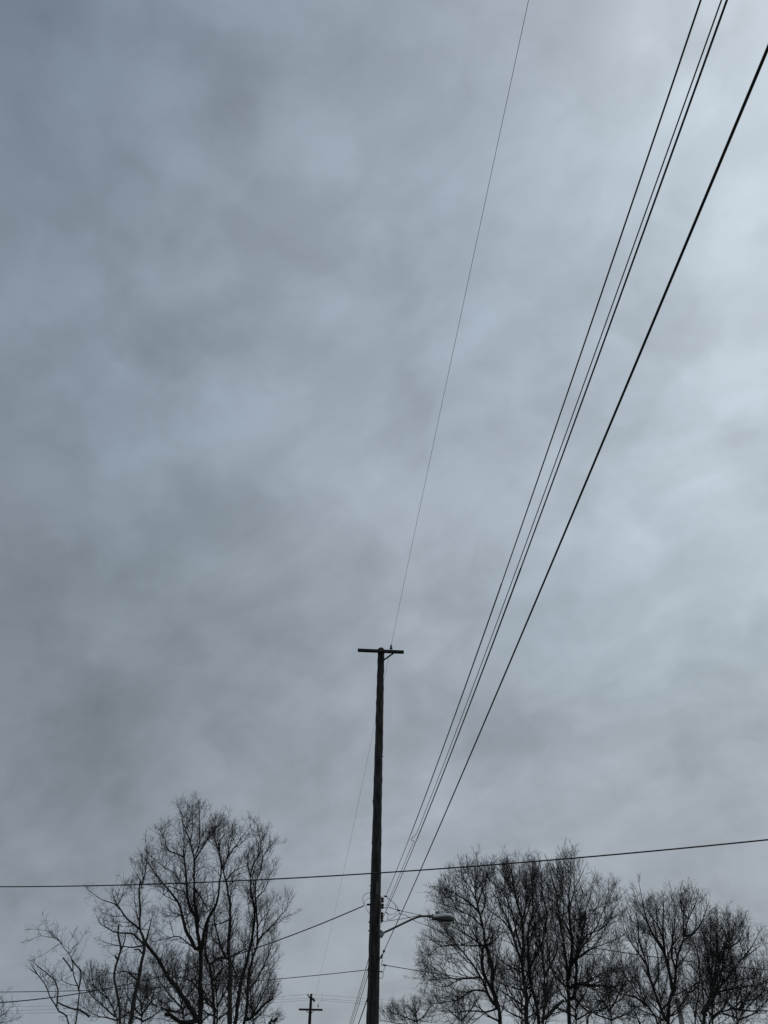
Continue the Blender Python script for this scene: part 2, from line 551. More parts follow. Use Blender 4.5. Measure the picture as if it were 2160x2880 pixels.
PT = {
    'arm': [[0.122,21.85,5.886],[0.279,21.85,5.951],[0.524,21.85,6.061],[0.7,21.85,6.141],[0.877,21.85,6.218],[0.965,21.85,6.254],[1.054,21.85,6.285],[1.125,21.85,6.304],[1.197,21.85,6.314],[1.339,21.85,6.323],[1.49,21.85,6.326]],
    'head': [[1.462,21.85,6.3],[2.029,21.85,6.286]],
    'lens': [[1.742,21.85,6.185],[1.863,21.85,6.131],[2.018,21.85,6.237],[1.873,21.85,6.363]],
    'photocell': [[1.583,21.85,6.355],[1.585,21.85,6.414]],
    'rackpts': [[0.156,21.85,6.688],[0.159,21.85,6.54],[0.153,21.85,6.336],[0.148,21.85,6.229],[0.093,21.85,6.723],[0.103,21.85,6.18]],
    'jl1': [[-0.148,22.0,6.87],[-0.203,21.95,6.874],[-0.292,21.9,6.835],[-0.352,21.85,6.756],[-0.364,21.85,6.69],[-0.348,21.85,6.616],[-0.316,21.9,6.571],[-0.302,21.93,6.559]],
    'jl2': [[-0.164,22.05,6.765],[-0.217,22.0,6.749],[-0.288,21.95,6.698],[-0.316,21.9,6.637],[-0.316,21.93,6.57]],
    'jl3': [[-0.257,21.93,6.574],[-0.274,21.95,6.526],[-0.26,22.0,6.48],[-0.209,22.05,6.432],[-0.173,22.1,6.414]],
    'clampL': [[-0.323,21.95,6.561],[-0.253,21.97,6.593],[-0.192,22.0,6.601]],
    'jr1': [[0.232,21.85,6.771],[0.342,21.87,6.702],[0.442,21.9,6.633],[0.514,21.92,6.566],[0.564,21.95,6.5],[0.587,21.96,6.446],[0.611,21.97,6.391]],
    'jr1b': [[0.505,21.92,6.574],[0.498,21.93,6.527],[0.506,21.95,6.478],[0.578,21.96,6.47]],
    'jr2': [[0.2,21.85,6.499],[0.308,21.87,6.502],[0.416,21.9,6.502],[0.506,21.94,6.48],[0.578,21.95,6.468],[0.704,21.96,6.443],[0.883,21.98,6.419],[1.062,21.99,6.383],[1.152,22.0,6.367]],
    'jr3': [[0.188,21.85,6.171],[0.276,21.86,6.19],[0.595,21.9,6.243],[0.881,21.96,6.308],[1.152,22.0,6.367]],
    'jr4': [[0.247,21.85,6.391],[0.292,21.87,6.356],[0.363,21.9,6.351],[0.453,21.92,6.37],[0.524,21.94,6.424],[0.569,21.95,6.459]],
    'jr5': [[0.252,21.85,6.399],[0.301,21.87,6.359],[0.31,21.88,6.31],[0.284,21.88,6.23],[0.364,21.9,6.243],[0.436,21.92,6.281],[0.507,21.94,6.343],[0.579,21.97,6.386],[0.687,22.0,6.385],[0.777,22.02,6.361],[0.885,22.05,6.308],[0.993,22.08,6.255],[1.155,22.12,6.21],[1.337,22.2,6.174]],
    'jr6': [[0.235,21.85,6.569],[0.325,21.87,6.551],[0.398,21.9,6.513],[0.344,21.9,6.504]],
    'jlow': [[0.18,21.9,5.316],[0.155,21.9,5.222],[0.173,21.9,5.192],[0.235,21.9,5.204],[0.194,21.9,5.008],[0.195,21.9,4.954],[0.16,21.9,4.916],[0.107,21.9,4.93]],
    'drip': [[0.135,21.85,6.149],[0.127,21.85,6.109],[0.105,21.85,6.03]],
    'deadend': [[0.1,21.85,5.283],[0.116,21.85,5.353],[0.16,21.85,5.401],[0.195,21.85,5.464],[0.239,21.85,5.512]],
    'svc2': [[1.339,22.2,6.174],[1.979,23.5,6.233],[2.864,25.5,6.228],[3.928,28.0,6.413]],
    'pole': [[-0.041,3.982,0.1539],[-0.035,5.97,0.144],[-0.027,8.254,0.1327],[-0.019,10.907,0.1195],[-0.008,14.157,0.1055]],
    'xarm': [[-0.765,21.8,14.072],[0.729,21.8,14.033]],
    'xarm_thick': [[-0.376,21.8,14.131],[-0.373,21.8,14.04]],
    'brace': [[0.397,21.8,14.0],[0.079,21.8,13.741]],
    'pin': [[0.315,21.8,14.148],[0.314,21.8,14.286]],
    'farpole': [[-5.437,77.0,9.853],[-5.451,77.0,11.815]],
    'farx': [[-6.413,76.9,10.848],[-4.392,76.9,10.855]],
    'farbr': [[-5.781,76.85,10.794],[-5.478,76.85,10.569],[-5.114,76.85,10.805],[-5.333,76.85,10.588]],
    'fartop': [[-5.434,76.9,11.629],[-5.709,76.9,11.854],[-5.731,76.9,11.98],[-5.46,76.9,11.71],[-5.493,76.9,11.984],[-5.411,76.9,11.738],[-5.132,76.9,11.443],[-5.106,76.9,11.525],[-5.291,76.9,11.686]],
    'farins': [[-4.792,76.9,10.881],[-4.803,76.9,11.042]],
    'greypole': [[23.658,70.0,11.142],[23.509,70.0,9.56]],
}
TREES = [
    {'key': 'maple_a', 'Y': 52, 'depth': 3.6, 'poly': [[-12.27,6.7],[-12.71,9.84],[-13.26,11.32],[-13.32,12.88],[-14.14,14.7],[-15.26,15.69],[-15.26,16.52],[-14.16,16.76],[-14.46,17.58],[-13.76,18.5],[-13.02,18.98],[-12.24,19.25],[-11.01,18.72],[-9.94,18.23],[-9.29,17.22],[-9.59,15.84],[-9.79,14.15],[-9.06,12.16],[-8.07,6.77]], 'limbs': [
        [[[-8.87,52.0,0.0],[-9.33,52.0,3.54],[-9.79,52.0,7.08],[-10.06,52.0,8.54],[-10.3,52.0,9.8],[-10.51,52.0,10.69],[-10.72,52.0,11.38],[-11.0,52.0,12.47],[-11.24,52.0,13.31],[-11.43,52.0,13.85],[-11.6,52.0,15.02],[-11.71,52.0,15.74],[-11.88,52.0,16.23],[-12.18,52.0,16.85],[-12.52,52.0,17.47],[-12.75,52.0,17.98]],0.24,0.03],
        [[[-11.71,52.0,15.74],[-11.46,52.19,16.48],[-11.16,52.43,17.18],[-10.79,52.71,17.92],[-10.58,52.92,18.51],[-10.52,53.17,19.26]],0.055,0.015],
        [[[-11.6,52.09,16.08],[-11.71,52.07,16.13],[-11.53,51.85,16.81],[-11.61,51.41,17.94],[-11.73,51.17,18.5],[-11.83,50.89,19.12],[-12.1,50.73,19.39]],0.05,0.012],
        [[[-12.18,52.0,16.85],[-12.14,51.88,17.32],[-12.13,51.66,18.01],[-12.24,51.33,18.87]],0.04,0.012],
        [[[-10.61,52.0,11.0],[-10.57,52.0,11.0],[-11.0,51.81,12.32],[-11.42,51.69,12.9],[-11.38,51.68,12.84],[-11.62,51.56,13.46],[-11.8,51.4,14.28],[-11.95,51.25,15.06],[-12.17,51.11,15.73],[-12.35,50.95,16.53],[-12.51,50.77,17.4],[-12.68,50.61,18.17],[-13.06,50.47,18.76]],0.11,0.015],
        [[[-12.17,51.11,15.73],[-12.2,51.12,15.73],[-12.84,51.29,16.07],[-13.46,51.49,16.39],[-13.75,51.7,16.98],[-14.44,52.04,17.77]],0.05,0.012],
        [[[-10.57,52.0,10.87],[-10.79,52.03,10.85],[-11.14,52.15,11.35],[-11.64,52.32,11.92],[-12.04,52.54,12.68],[-12.35,52.73,13.34],[-12.71,52.87,13.74],[-13.31,53.08,14.31],[-13.81,53.24,14.7],[-14.45,53.47,15.36],[-15.11,53.72,16.03],[-15.85,53.98,16.72]],0.12,0.015],
        [[[-11.7,51.5,13.79],[-11.82,51.49,13.78],[-12.47,51.4,13.98],[-12.79,51.35,14.07],[-13.55,51.22,14.0]],0.04,0.01],
        [[[-11.81,51.4,14.29],[-12.13,51.35,14.26],[-12.58,51.19,14.79],[-13.22,51.02,15.03],[-13.63,50.87,15.34],[-14.21,50.68,15.63]],0.04,0.01],
        [[[-10.53,52.0,10.73],[-10.46,51.99,10.74],[-10.32,51.69,11.65],[-10.12,51.35,12.46],[-9.82,51.11,12.91],[-9.84,51.04,12.72],[-9.65,50.73,13.35],[-9.59,50.38,14.06],[-9.54,50.01,14.77],[-9.6,49.8,15.18],[-9.83,49.47,15.78],[-10.11,49.12,16.39]],0.13,0.02],
        [[[-9.59,49.86,15.07],[-9.76,49.97,15.87],[-9.87,50.1,16.63],[-9.54,50.22,17.1],[-9.65,50.38,17.9]],0.05,0.012],
        [[[-11.46,52.0,14.09],[-11.34,51.99,14.08],[-11.01,51.92,13.72],[-10.36,51.73,12.95]],0.06,0.03],
        [[[-8.67,52.19,0.0],[-8.87,52.19,3.53],[-9.07,52.19,7.06],[-9.23,52.02,8.06],[-9.49,51.77,9.22],[-9.73,51.59,10.0],[-10.04,51.44,10.59],[-10.08,51.31,11.1],[-10.09,51.11,11.92]],0.13,0.05],
        [[[-9.73,51.6,9.95],[-9.45,51.54,10.15],[-9.11,51.47,10.28],[-8.8,51.41,10.25],[-8.22,51.27,10.49],[-7.64,51.11,10.73]],0.075,0.03],
        [[[-9.82,52.0,7.27],[-10.04,51.95,7.26],[-10.62,51.61,7.98],[-10.98,51.4,8.29],[-11.54,51.03,8.87],[-11.97,50.7,9.36],[-12.46,50.29,9.94],[-13.06,49.84,10.51],[-13.28,49.64,10.78]],0.15,0.08],
        [[[-10.79,52.03,10.85],[-11.41,51.82,11.17],[-11.78,51.66,11.38],[-12.53,51.32,11.22],[-13.17,50.97,10.93]],0.05,0.015],
        [[[-10.09,52.0,8.69],[-10.18,52.01,8.69],[-10.74,52.15,9.1],[-11.28,52.28,9.34],[-11.91,52.44,9.38]],0.06,0.02],
        [[[-10.59,51.63,7.94],[-10.86,51.54,7.78],[-11.25,51.4,7.61],[-11.67,51.25,7.56],[-11.95,51.14,7.66]],0.06,0.03],
        [[[-10.07,51.93,7.31],[-10.35,51.88,7.15],[-11.0,51.74,7.12],[-11.55,51.6,7.43],[-11.87,51.52,7.44]],0.14,0.09],
        [[[-9.49,51.77,9.21],[-9.34,51.73,9.21],[-9.06,51.53,9.54],[-8.89,51.39,9.73]],0.07,0.04],
        [[[-10.01,52.0,8.29],[-9.82,52.03,8.3],[-9.5,52.14,8.02],[-9.26,52.22,7.88]],0.06,0.04],
    ]},
    {'key': 'maple_b', 'Y': 50, 'depth': 2.6, 'poly': [[-9.01,6.55],[-9.75,11.74],[-10.0,14.66],[-10.2,16.6],[-9.76,17.67],[-8.6,17.17],[-7.77,17.01],[-7.83,15.48],[-7.71,13.7],[-6.79,6.58]], 'limbs': [
        [[[-7.31,50.0,0.0],[-7.61,50.0,3.42],[-7.9,50.0,6.84],[-8.08,50.0,8.3],[-8.22,50.0,9.51],[-8.41,50.0,10.26],[-8.53,50.0,11.03],[-8.6,50.0,12.09],[-8.75,50.0,12.9],[-8.81,50.0,12.98],[-9.0,50.0,13.64],[-9.21,50.0,14.26],[-9.46,50.0,14.88],[-9.66,50.0,15.4]],0.23,0.04],
        [[[-9.46,50.0,14.88],[-9.43,50.0,14.88],[-9.24,50.18,15.76],[-8.9,50.33,16.29],[-8.61,50.49,16.83],[-8.32,50.66,17.38],[-8.13,50.78,17.8]],0.06,0.012],
        [[[-9.17,50.0,14.14],[-9.14,50.0,14.14],[-8.84,49.9,14.52],[-8.49,49.81,14.73],[-7.95,49.67,14.94]],0.05,0.012],
        [[[-9.26,50.17,15.7],[-9.23,50.17,15.7],[-9.37,50.31,16.52],[-9.28,50.43,17.05],[-9.17,50.55,17.52]],0.04,0.012],
        [[[-8.36,50.0,10.05],[-8.55,49.96,10.03],[-8.9,49.78,10.57],[-9.12,49.58,11.1],[-9.36,49.3,11.77],[-9.43,49.1,12.25]],0.08,0.03],
        [[[-8.24,50.0,9.56],[-8.26,50.0,9.56],[-8.18,50.03,9.77],[-7.9,50.13,9.29],[-7.73,50.24,8.82]],0.05,0.02],
        [[[-8.97,49.72,10.74],[-9.06,49.74,10.72],[-9.42,49.86,10.89],[-9.79,50.0,11.01]],0.04,0.015],
        [[[-8.59,50.0,12.03],[-9.15,50.17,11.85],[-9.7,50.37,11.77]],0.05,0.02],
        [[[-8.2,50.0,9.27],[-8.16,50.0,9.27],[-7.7,49.87,8.96],[-7.5,49.7,8.5]],0.04,0.02],
    ]},
    {'key': 'maple_c', 'Y': 53, 'depth': 2.8, 'poly': [[-8.63,6.86],[-8.9,12.37],[-8.76,15.48],[-8.76,17.2],[-8.13,18.24],[-7.09,17.46],[-6.6,16.79],[-6.63,15.73],[-5.9,14.47],[-5.28,14.1],[-5.45,13.03],[-5.9,12.19],[-5.94,10.87],[-5.91,9.37],[-5.61,6.91]], 'limbs': [
        [[[-8.15,53.0,0.0],[-8.08,53.0,3.63],[-8.01,53.0,7.26],[-7.97,53.0,8.71],[-7.91,53.0,9.63],[-7.8,53.0,10.59],[-7.63,53.0,11.24],[-7.56,53.0,11.9],[-7.57,53.0,12.74],[-7.76,53.0,13.6],[-7.92,53.0,13.98],[-8.08,53.0,14.74],[-8.15,53.0,15.35],[-7.97,53.0,15.96],[-7.78,53.0,16.59],[-7.76,53.0,17.23],[-7.94,53.0,17.87],[-8.19,53.0,18.58]],0.2,0.015],
        [[[-8.04,53.33,0.0],[-7.81,53.33,3.65],[-7.59,53.33,7.3],[-7.54,53.12,8.48],[-7.55,52.95,9.22],[-7.51,52.76,10.02],[-7.39,52.61,10.63],[-7.25,52.47,11.15],[-7.25,52.31,11.77],[-7.33,52.18,12.29],[-7.48,51.92,13.25],[-7.58,51.61,14.4],[-7.29,51.42,15.07],[-7.2,51.22,15.79],[-6.95,51.06,16.3],[-6.6,50.91,16.75]],0.16,0.015],
        [[[-7.25,52.44,11.26],[-7.17,52.43,11.25],[-6.92,52.28,11.61],[-6.45,52.02,12.0],[-6.09,51.79,12.35],[-5.5,51.37,12.93],[-5.27,51.17,13.23]],0.06,0.012],
        [[[-7.55,53.03,8.88],[-7.46,53.04,8.87],[-7.14,53.27,9.48],[-6.85,53.61,10.28],[-6.61,53.98,11.11],[-6.55,54.25,11.71],[-6.68,54.44,12.14]],0.06,0.012],
        [[[-7.58,53.29,7.53],[-7.25,53.22,7.5],[-6.64,52.93,8.11],[-6.23,52.77,8.33],[-5.94,52.65,8.46],[-6.06,52.59,8.53]],0.09,0.045],
        [[[-7.87,52.87,0.0],[-6.96,52.87,3.59],[-6.06,52.87,7.18],[-5.85,52.95,7.34],[-5.65,53.06,7.53]],0.08,0.07],
        [[[-7.76,53.0,17.23],[-7.56,52.89,17.65],[-7.19,52.72,18.05]],0.03,0.01],
        [[[-7.51,51.82,13.65],[-7.42,51.8,13.64],[-7.01,51.63,14.07],[-6.75,51.36,14.76],[-6.4,51.1,15.29]],0.04,0.01],
        [[[-7.27,52.26,11.98],[-7.07,52.18,12.41],[-6.62,52.04,12.95],[-6.33,51.93,13.33]],0.04,0.012],
        [[[-7.68,53.0,11.08],[-8.25,52.74,11.45],[-8.55,52.56,11.63]],0.035,0.012],
        [[[-8.13,53.0,15.17],[-8.52,53.18,16.0],[-8.5,53.34,16.68]],0.04,0.012],
    ]},
    {'key': 'maple_d', 'Y': 48, 'depth': 2.2, 'poly': [[-13.26,6.28],[-14.88,10.18],[-15.78,11.4],[-16.03,12.22],[-15.5,12.69],[-15.19,13.94],[-14.84,14.24],[-14.23,15.75],[-13.45,15.06],[-12.81,13.5],[-12.6,12.0],[-12.56,10.39],[-11.51,6.31]], 'limbs': [
        [[[-12.66,48.0,0.0],[-12.72,48.0,3.27],[-12.79,48.0,6.53],[-12.82,48.0,7.56],[-12.76,48.0,8.44],[-12.75,48.0,9.35],[-12.75,48.0,10.04],[-12.82,48.0,10.37],[-13.17,48.0,10.99],[-13.38,48.0,11.72],[-13.52,48.0,12.46],[-13.66,48.0,13.49],[-13.57,48.0,13.23],[-13.56,48.0,13.94],[-13.61,48.0,14.77],[-13.95,48.0,15.91]],0.2,0.012],
        [[[-13.17,48.0,10.99],[-13.64,48.12,11.3],[-14.28,48.34,11.72],[-14.86,48.58,12.27],[-15.43,48.79,12.56],[-16.1,49.02,12.76],[-16.63,49.22,13.06],[-17.08,49.39,13.27]],0.06,0.012],
        [[[-12.81,48.0,10.32],[-12.92,48.02,10.33],[-13.49,48.19,10.78],[-13.87,48.3,10.89],[-14.53,48.51,10.97],[-15.18,48.72,11.15],[-15.74,48.91,11.42],[-16.2,49.14,11.91]],0.06,0.015],
        [[[-12.79,48.0,10.23],[-12.84,47.99,10.23],[-13.36,47.85,10.1],[-13.8,47.71,10.07],[-14.25,47.56,10.12],[-15.0,47.26,10.29]],0.05,0.012],
        [[[-12.85,48.0,10.44],[-12.76,48.02,10.47],[-12.8,48.23,11.04],[-12.82,48.53,11.74]],0.06,0.02],
        [[[-13.25,48.0,11.23],[-13.58,47.86,11.78],[-13.71,47.72,12.25],[-13.87,47.45,13.04]],0.035,0.01],
        [[[-14.86,48.58,12.27],[-15.14,48.51,12.6],[-15.34,48.43,12.89]],0.03,0.01],
        [[[-15.03,48.64,12.35],[-15.02,48.65,12.38],[-14.87,48.8,12.78],[-14.96,49.08,13.47]],0.03,0.01],
        [[[-12.76,48.0,8.83],[-13.42,48.11,8.94],[-13.81,48.19,8.95],[-14.24,48.29,8.86],[-15.09,48.49,9.11]],0.04,0.012],
        [[[-12.75,48.0,9.84],[-12.86,47.98,9.85],[-13.04,47.92,10.02],[-13.28,47.85,9.98]],0.05,0.04],
        [[[-13.62,48.0,13.18],[-13.57,48.01,13.18],[-13.88,48.11,13.69],[-14.14,48.18,13.98],[-14.51,48.31,14.45]],0.03,0.01],
        [[[-13.56,48.0,13.39],[-13.66,47.85,13.9],[-13.74,47.64,14.45]],0.03,0.01],
        [[[-12.76,48.0,8.52],[-12.78,48.0,8.53],[-13.48,48.3,8.97]],0.05,0.04],
    ]},
    {'key': 'snag_e', 'Y': 46, 'depth': 0.8, 'poly': [[-13.24,6.07],[-13.91,9.17],[-14.13,10.84],[-13.69,11.02],[-12.98,10.01],[-12.09,6.09]], 'limbs': [
        [[[-11.63,46.0,0.0],[-12.19,46.0,3.16],[-12.74,46.0,6.32],[-13.2,46.0,7.71],[-13.47,46.0,8.35],[-13.55,46.0,8.87],[-13.49,46.0,9.49],[-13.51,46.0,9.76],[-13.76,46.0,10.3],[-13.86,46.0,10.81]],0.1144,0.045000000000000005],
        [[[-13.52,46.0,9.21],[-13.55,45.99,9.22],[-13.61,45.96,9.28],[-13.69,45.92,9.35]],0.0484,0.045000000000000005],
        [[[-13.5,46.0,9.68],[-13.43,45.98,9.67],[-13.31,45.82,10.0],[-13.27,45.63,10.33]],0.044000000000000004,0.027],
        [[[-11.68,46.05,0.0],[-12.1,46.05,3.17],[-12.52,46.05,6.33],[-12.76,46.3,7.76],[-13.01,46.48,8.69]],0.044000000000000004,0.022500000000000003],
    ]},
    {'key': 'thin_f', 'Y': 40, 'depth': 1.6, 'poly': [[-14.66,5.44],[-15.89,8.12],[-16.27,8.97],[-16.26,9.56],[-15.48,9.73],[-14.52,9.3],[-13.53,9.31],[-13.29,8.73],[-13.23,7.88],[-12.61,7.06],[-12.2,5.48]], 'limbs': [
        [[[-12.32,40.0,0.0],[-12.67,40.0,2.83],[-13.02,40.0,5.67],[-13.12,40.0,6.24],[-13.21,40.0,6.96],[-13.49,40.0,7.36],[-13.7,40.0,7.74],[-13.9,40.0,8.23],[-14.2,40.0,8.57],[-14.61,40.0,8.92],[-14.93,40.0,9.11],[-15.39,40.0,9.31],[-16.04,40.0,9.38]],0.06630000000000001,0.0064],
        [[[-14.06,40.0,8.41],[-13.98,40.03,8.47],[-13.95,40.11,8.68],[-13.75,40.26,8.95],[-13.7,40.41,9.26]],0.017159999999999998,0.005600000000000001],
        [[[-14.5,40.0,8.83],[-14.53,40.01,8.81],[-14.88,40.12,8.66],[-15.13,40.24,8.48],[-15.36,40.33,8.38]],0.017159999999999998,0.0064],
        [[[-14.03,40.01,8.42],[-14.16,39.94,8.8],[-14.06,39.9,8.99]],0.014039999999999999,0.0048000000000000004],
        [[[-14.7,40.0,8.98],[-14.71,40.0,8.96],[-14.98,39.9,9.09],[-15.35,39.66,9.52]],0.015600000000000001,0.0048000000000000004],
        [[[-14.49,40.0,8.81],[-14.84,40.09,9.01],[-15.37,40.25,9.12],[-15.78,40.39,9.14],[-16.36,40.63,8.97]],0.017159999999999998,0.005600000000000001],
        [[[-13.25,40.0,7.02],[-13.22,39.99,7.03],[-13.18,39.78,7.52],[-13.25,39.66,7.73],[-13.47,39.52,7.89],[-13.64,39.37,8.09]],0.03900000000000001,0.024],
        [[[-13.69,40.0,7.7],[-13.95,39.89,7.98],[-14.19,39.76,8.2]],0.031200000000000002,0.024],
        [[[-13.45,39.53,7.89],[-13.39,39.58,8.17],[-13.31,39.68,8.57]],0.00936,0.004],
        [[[-13.35,40.0,7.17],[-13.37,40.0,7.16],[-13.8,40.09,7.22],[-14.13,40.17,7.38],[-14.31,40.23,7.35]],0.0234,0.008],
        [[[-14.12,40.17,7.37],[-14.12,40.17,7.36],[-14.11,40.1,7.52],[-13.79,39.96,7.65]],0.014039999999999999,0.005600000000000001],
        [[[-12.27,39.67,0.0],[-12.72,39.67,2.81],[-13.17,39.67,5.63],[-13.79,39.9,6.18],[-14.12,40.04,6.44],[-14.52,40.21,6.75],[-14.81,40.39,7.1],[-15.21,40.59,7.46],[-15.51,40.72,7.67],[-15.98,40.91,7.9]],0.058499999999999996,0.016],
        [[[-15.53,40.72,7.67],[-15.52,40.72,7.69],[-15.64,40.65,7.81],[-15.77,40.56,7.94]],0.0234,0.016],
        [[[-14.04,40.01,6.38],[-14.02,40.02,6.4],[-14.22,40.25,7.02],[-14.45,40.38,7.29],[-14.7,40.49,7.49],[-15.28,40.73,7.83],[-15.72,40.91,8.06]],0.0351,0.016],
        [[[-14.45,40.38,7.29],[-14.74,40.48,7.64],[-15.19,40.62,7.94]],0.015600000000000001,0.0064],
        [[[-14.06,40.06,6.52],[-13.58,40.17,6.36],[-13.06,40.34,6.28],[-12.62,40.51,6.05]],0.027300000000000005,0.04000000000000001],
        [[[-14.77,40.37,7.06],[-14.65,40.34,7.17],[-14.39,40.28,7.24]],0.0117,0.0048000000000000004],
    ]},
    {'key': 'edge_g', 'Y': 62, 'depth': 3, 'poly': [[-28.03,7.07],[-28.45,9.49],[-27.61,10.56],[-26.52,10.26],[-25.69,9.64],[-24.88,9.03],[-24.35,8.53],[-24.04,7.93],[-24.25,7.13]], 'limbs': [
        [[[-24.76,62.0,0.0],[-25.44,62.0,3.85],[-26.11,62.0,7.7],[-26.51,62.0,8.7],[-26.87,62.0,9.52]],0.16,0.05],
        [[[-26.35,62.0,8.29],[-26.32,62.0,8.3],[-25.82,61.72,8.88],[-25.28,61.38,9.46]],0.05,0.01],
        [[[-26.18,62.0,7.9],[-25.52,62.37,8.35],[-25.13,62.79,8.92]],0.05,0.01],
        [[[-26.27,62.0,8.1],[-26.3,62.0,8.09],[-27.18,61.81,8.87],[-27.86,61.6,9.66]],0.05,0.01],
        [[[-26.11,62.0,7.7],[-25.44,62.22,7.93],[-24.57,62.58,8.19]],0.04,0.01],
    ]},
    {'key': 'thick_h', 'Y': 66, 'depth': 4, 'poly': [[-17.6,8.04],[-17.84,10.21],[-17.67,11.8],[-16.8,12.74],[-15.02,13.25],[-13.32,12.8],[-11.57,11.9],[-10.49,8.15]], 'limbs': [
        [[[-12.12,66.0,0.0],[-12.83,66.0,4.05],[-13.54,66.0,8.11],[-13.91,66.0,9.39],[-14.54,66.0,10.71],[-15.06,66.0,12.07]],0.14,0.03],
        [[[-13.91,66.0,9.39],[-15.34,66.24,10.51],[-16.42,66.52,11.67],[-17.08,66.73,12.63]],0.07,0.015],
        [[[-14.11,66.0,9.83],[-13.37,66.5,11.03],[-13.14,67.04,12.27]],0.07,0.015],
        [[[-13.85,66.0,9.18],[-13.94,65.98,9.17],[-15.73,65.35,9.5],[-16.78,64.75,10.27]],0.06,0.015],
        [[[-14.33,66.0,10.26],[-14.09,66.38,11.45],[-14.2,66.74,12.44]],0.05,0.015],
        [[[-13.78,66.0,8.96],[-13.83,66.01,8.96],[-12.43,66.68,9.94],[-11.67,67.39,11.18]],0.06,0.015],
    ]},
    {'key': 'thick_i', 'Y': 58, 'depth': 3, 'poly': [[-18.7,7.21],[-18.99,9.11],[-19.08,10.3],[-18.8,11.02],[-17.67,10.73],[-16.6,11.16],[-15.1,10.77],[-14.01,9.98],[-13.46,7.29]], 'limbs': [
        [[[-14.87,58.0,0.0],[-15.5,58.0,3.62],[-16.14,58.0,7.25],[-16.47,58.0,8.19],[-17.28,58.0,9.14],[-18.05,58.0,9.92]],0.1,0.02],
        [[[-16.43,58.0,8.0],[-17.45,58.3,8.59],[-18.72,58.79,9.42],[-19.41,59.19,10.27]],0.05,0.012],
        [[[-16.49,58.0,8.21],[-16.54,58.01,8.19],[-16.45,58.56,9.42],[-16.72,59.1,10.51]],0.05,0.012],
        [[[-17.11,58.0,8.95],[-18.34,58.37,9.77],[-18.98,58.8,10.84]],0.04,0.01],
        [[[-16.31,58.0,7.81],[-17.59,57.66,8.03],[-18.5,57.32,8.45]],0.05,0.012],
        [[[-16.31,58.0,7.81],[-15.18,58.36,8.63],[-14.52,58.71,9.48]],0.05,0.012],
    ]},
    {'key': 'thick_j', 'Y': 64, 'depth': 3, 'poly': [[-10.67,7.95],[-10.61,10.93],[-9.31,12.75],[-7.72,12.55],[-7.08,10.99],[-6.72,8.01]], 'limbs': [
        [[[-7.24,64.0,0.0],[-7.79,64.0,4.0],[-8.33,64.0,7.99],[-8.53,64.0,9.02],[-8.87,64.0,10.3],[-9.16,64.0,11.62]],0.13,0.03],
        [[[-8.53,64.0,9.02],[-8.0,64.35,10.15],[-7.79,64.76,11.31]],0.06,0.012],
        [[[-8.61,64.0,9.23],[-9.55,64.32,10.33],[-10.14,64.68,11.49]],0.06,0.015],
        [[[-8.43,64.0,8.61],[-7.77,64.33,9.29],[-7.41,64.78,10.21]],0.05,0.012],
    ]},
    {'key': 'right_a', 'Y': 48, 'depth': 3.4, 'poly': [[2.66,6.53],[2.71,8.28],[2.35,9.95],[2.64,10.83],[3.31,11.82],[3.44,12.32],[3.14,13.16],[3.83,13.68],[4.77,14.67],[5.66,14.75],[6.6,14.67],[7.49,14.0],[7.44,12.35],[7.32,9.86],[7.22,6.6]], 'limbs': [
        [[[7.33,48.0,0.0],[7.0,48.0,3.4],[6.66,48.0,6.8],[6.53,48.0,7.73],[6.31,48.0,8.42],[5.97,48.0,9.02],[5.82,48.0,9.59],[5.9,48.0,10.37],[6.09,48.0,10.67],[6.0,48.0,11.48],[5.9,48.0,12.09],[5.83,48.0,12.72],[5.72,48.0,13.31],[5.85,48.0,13.9],[5.94,48.0,14.4],[5.92,48.0,15.07]],0.17,0.015],
        [[[6.54,48.0,7.65],[6.52,48.0,7.64],[6.46,48.22,8.59],[6.47,48.44,9.43],[6.36,48.67,10.2],[6.22,48.85,10.78]],0.11,0.08],
        [[[6.51,48.04,7.8],[6.37,48.01,7.78],[6.06,47.84,8.21],[5.8,47.59,8.77],[5.32,47.24,9.41],[4.93,46.99,9.79],[4.44,46.7,10.16],[3.66,46.27,10.65],[3.0,45.92,10.95]],0.07,0.012],
        [[[5.99,48.0,10.51],[5.86,48.03,10.58],[5.3,48.28,11.02],[4.77,48.54,11.36],[3.95,48.95,11.79],[3.4,49.22,12.0]],0.05,0.01],
        [[[5.66,47.49,8.95],[5.64,47.49,8.94],[5.0,47.64,8.9],[4.47,47.79,8.82],[3.77,48.03,8.57],[2.97,48.3,8.69]],0.05,0.01],
        [[[4.57,47.76,8.84],[4.57,47.76,8.82],[3.92,47.65,8.98],[3.21,47.48,9.32],[2.5,47.27,9.75]],0.03,0.01],
        [[[5.99,47.77,8.36],[5.9,47.79,8.34],[5.23,48.01,8.4],[4.58,48.32,8.02],[3.53,48.81,7.86],[2.79,49.17,8.01]],0.05,0.01],
        [[[6.52,48.0,7.64],[6.36,48.03,7.55],[5.88,48.12,7.42],[5.09,48.29,7.47],[3.77,48.63,7.49],[3.25,48.78,7.64]],0.05,0.01],
        [[[5.89,48.0,12.2],[5.85,47.99,12.2],[5.23,47.78,12.66],[4.47,47.49,13.0],[3.71,47.2,13.24],[3.12,46.98,13.28]],0.05,0.01],
        [[[6.03,48.0,10.57],[5.36,48.09,10.48],[4.59,48.24,10.54],[3.59,48.44,10.51],[2.97,48.61,10.14]],0.04,0.01],
        [[[5.83,48.0,12.73],[5.8,48.0,12.72],[5.43,48.17,13.5],[5.01,48.35,14.2],[4.95,48.57,15.1]],0.04,0.01],
        [[[5.72,48.0,13.3],[5.75,48.0,13.31],[5.4,48.23,14.01],[5.38,48.6,15.12]],0.03,0.01],
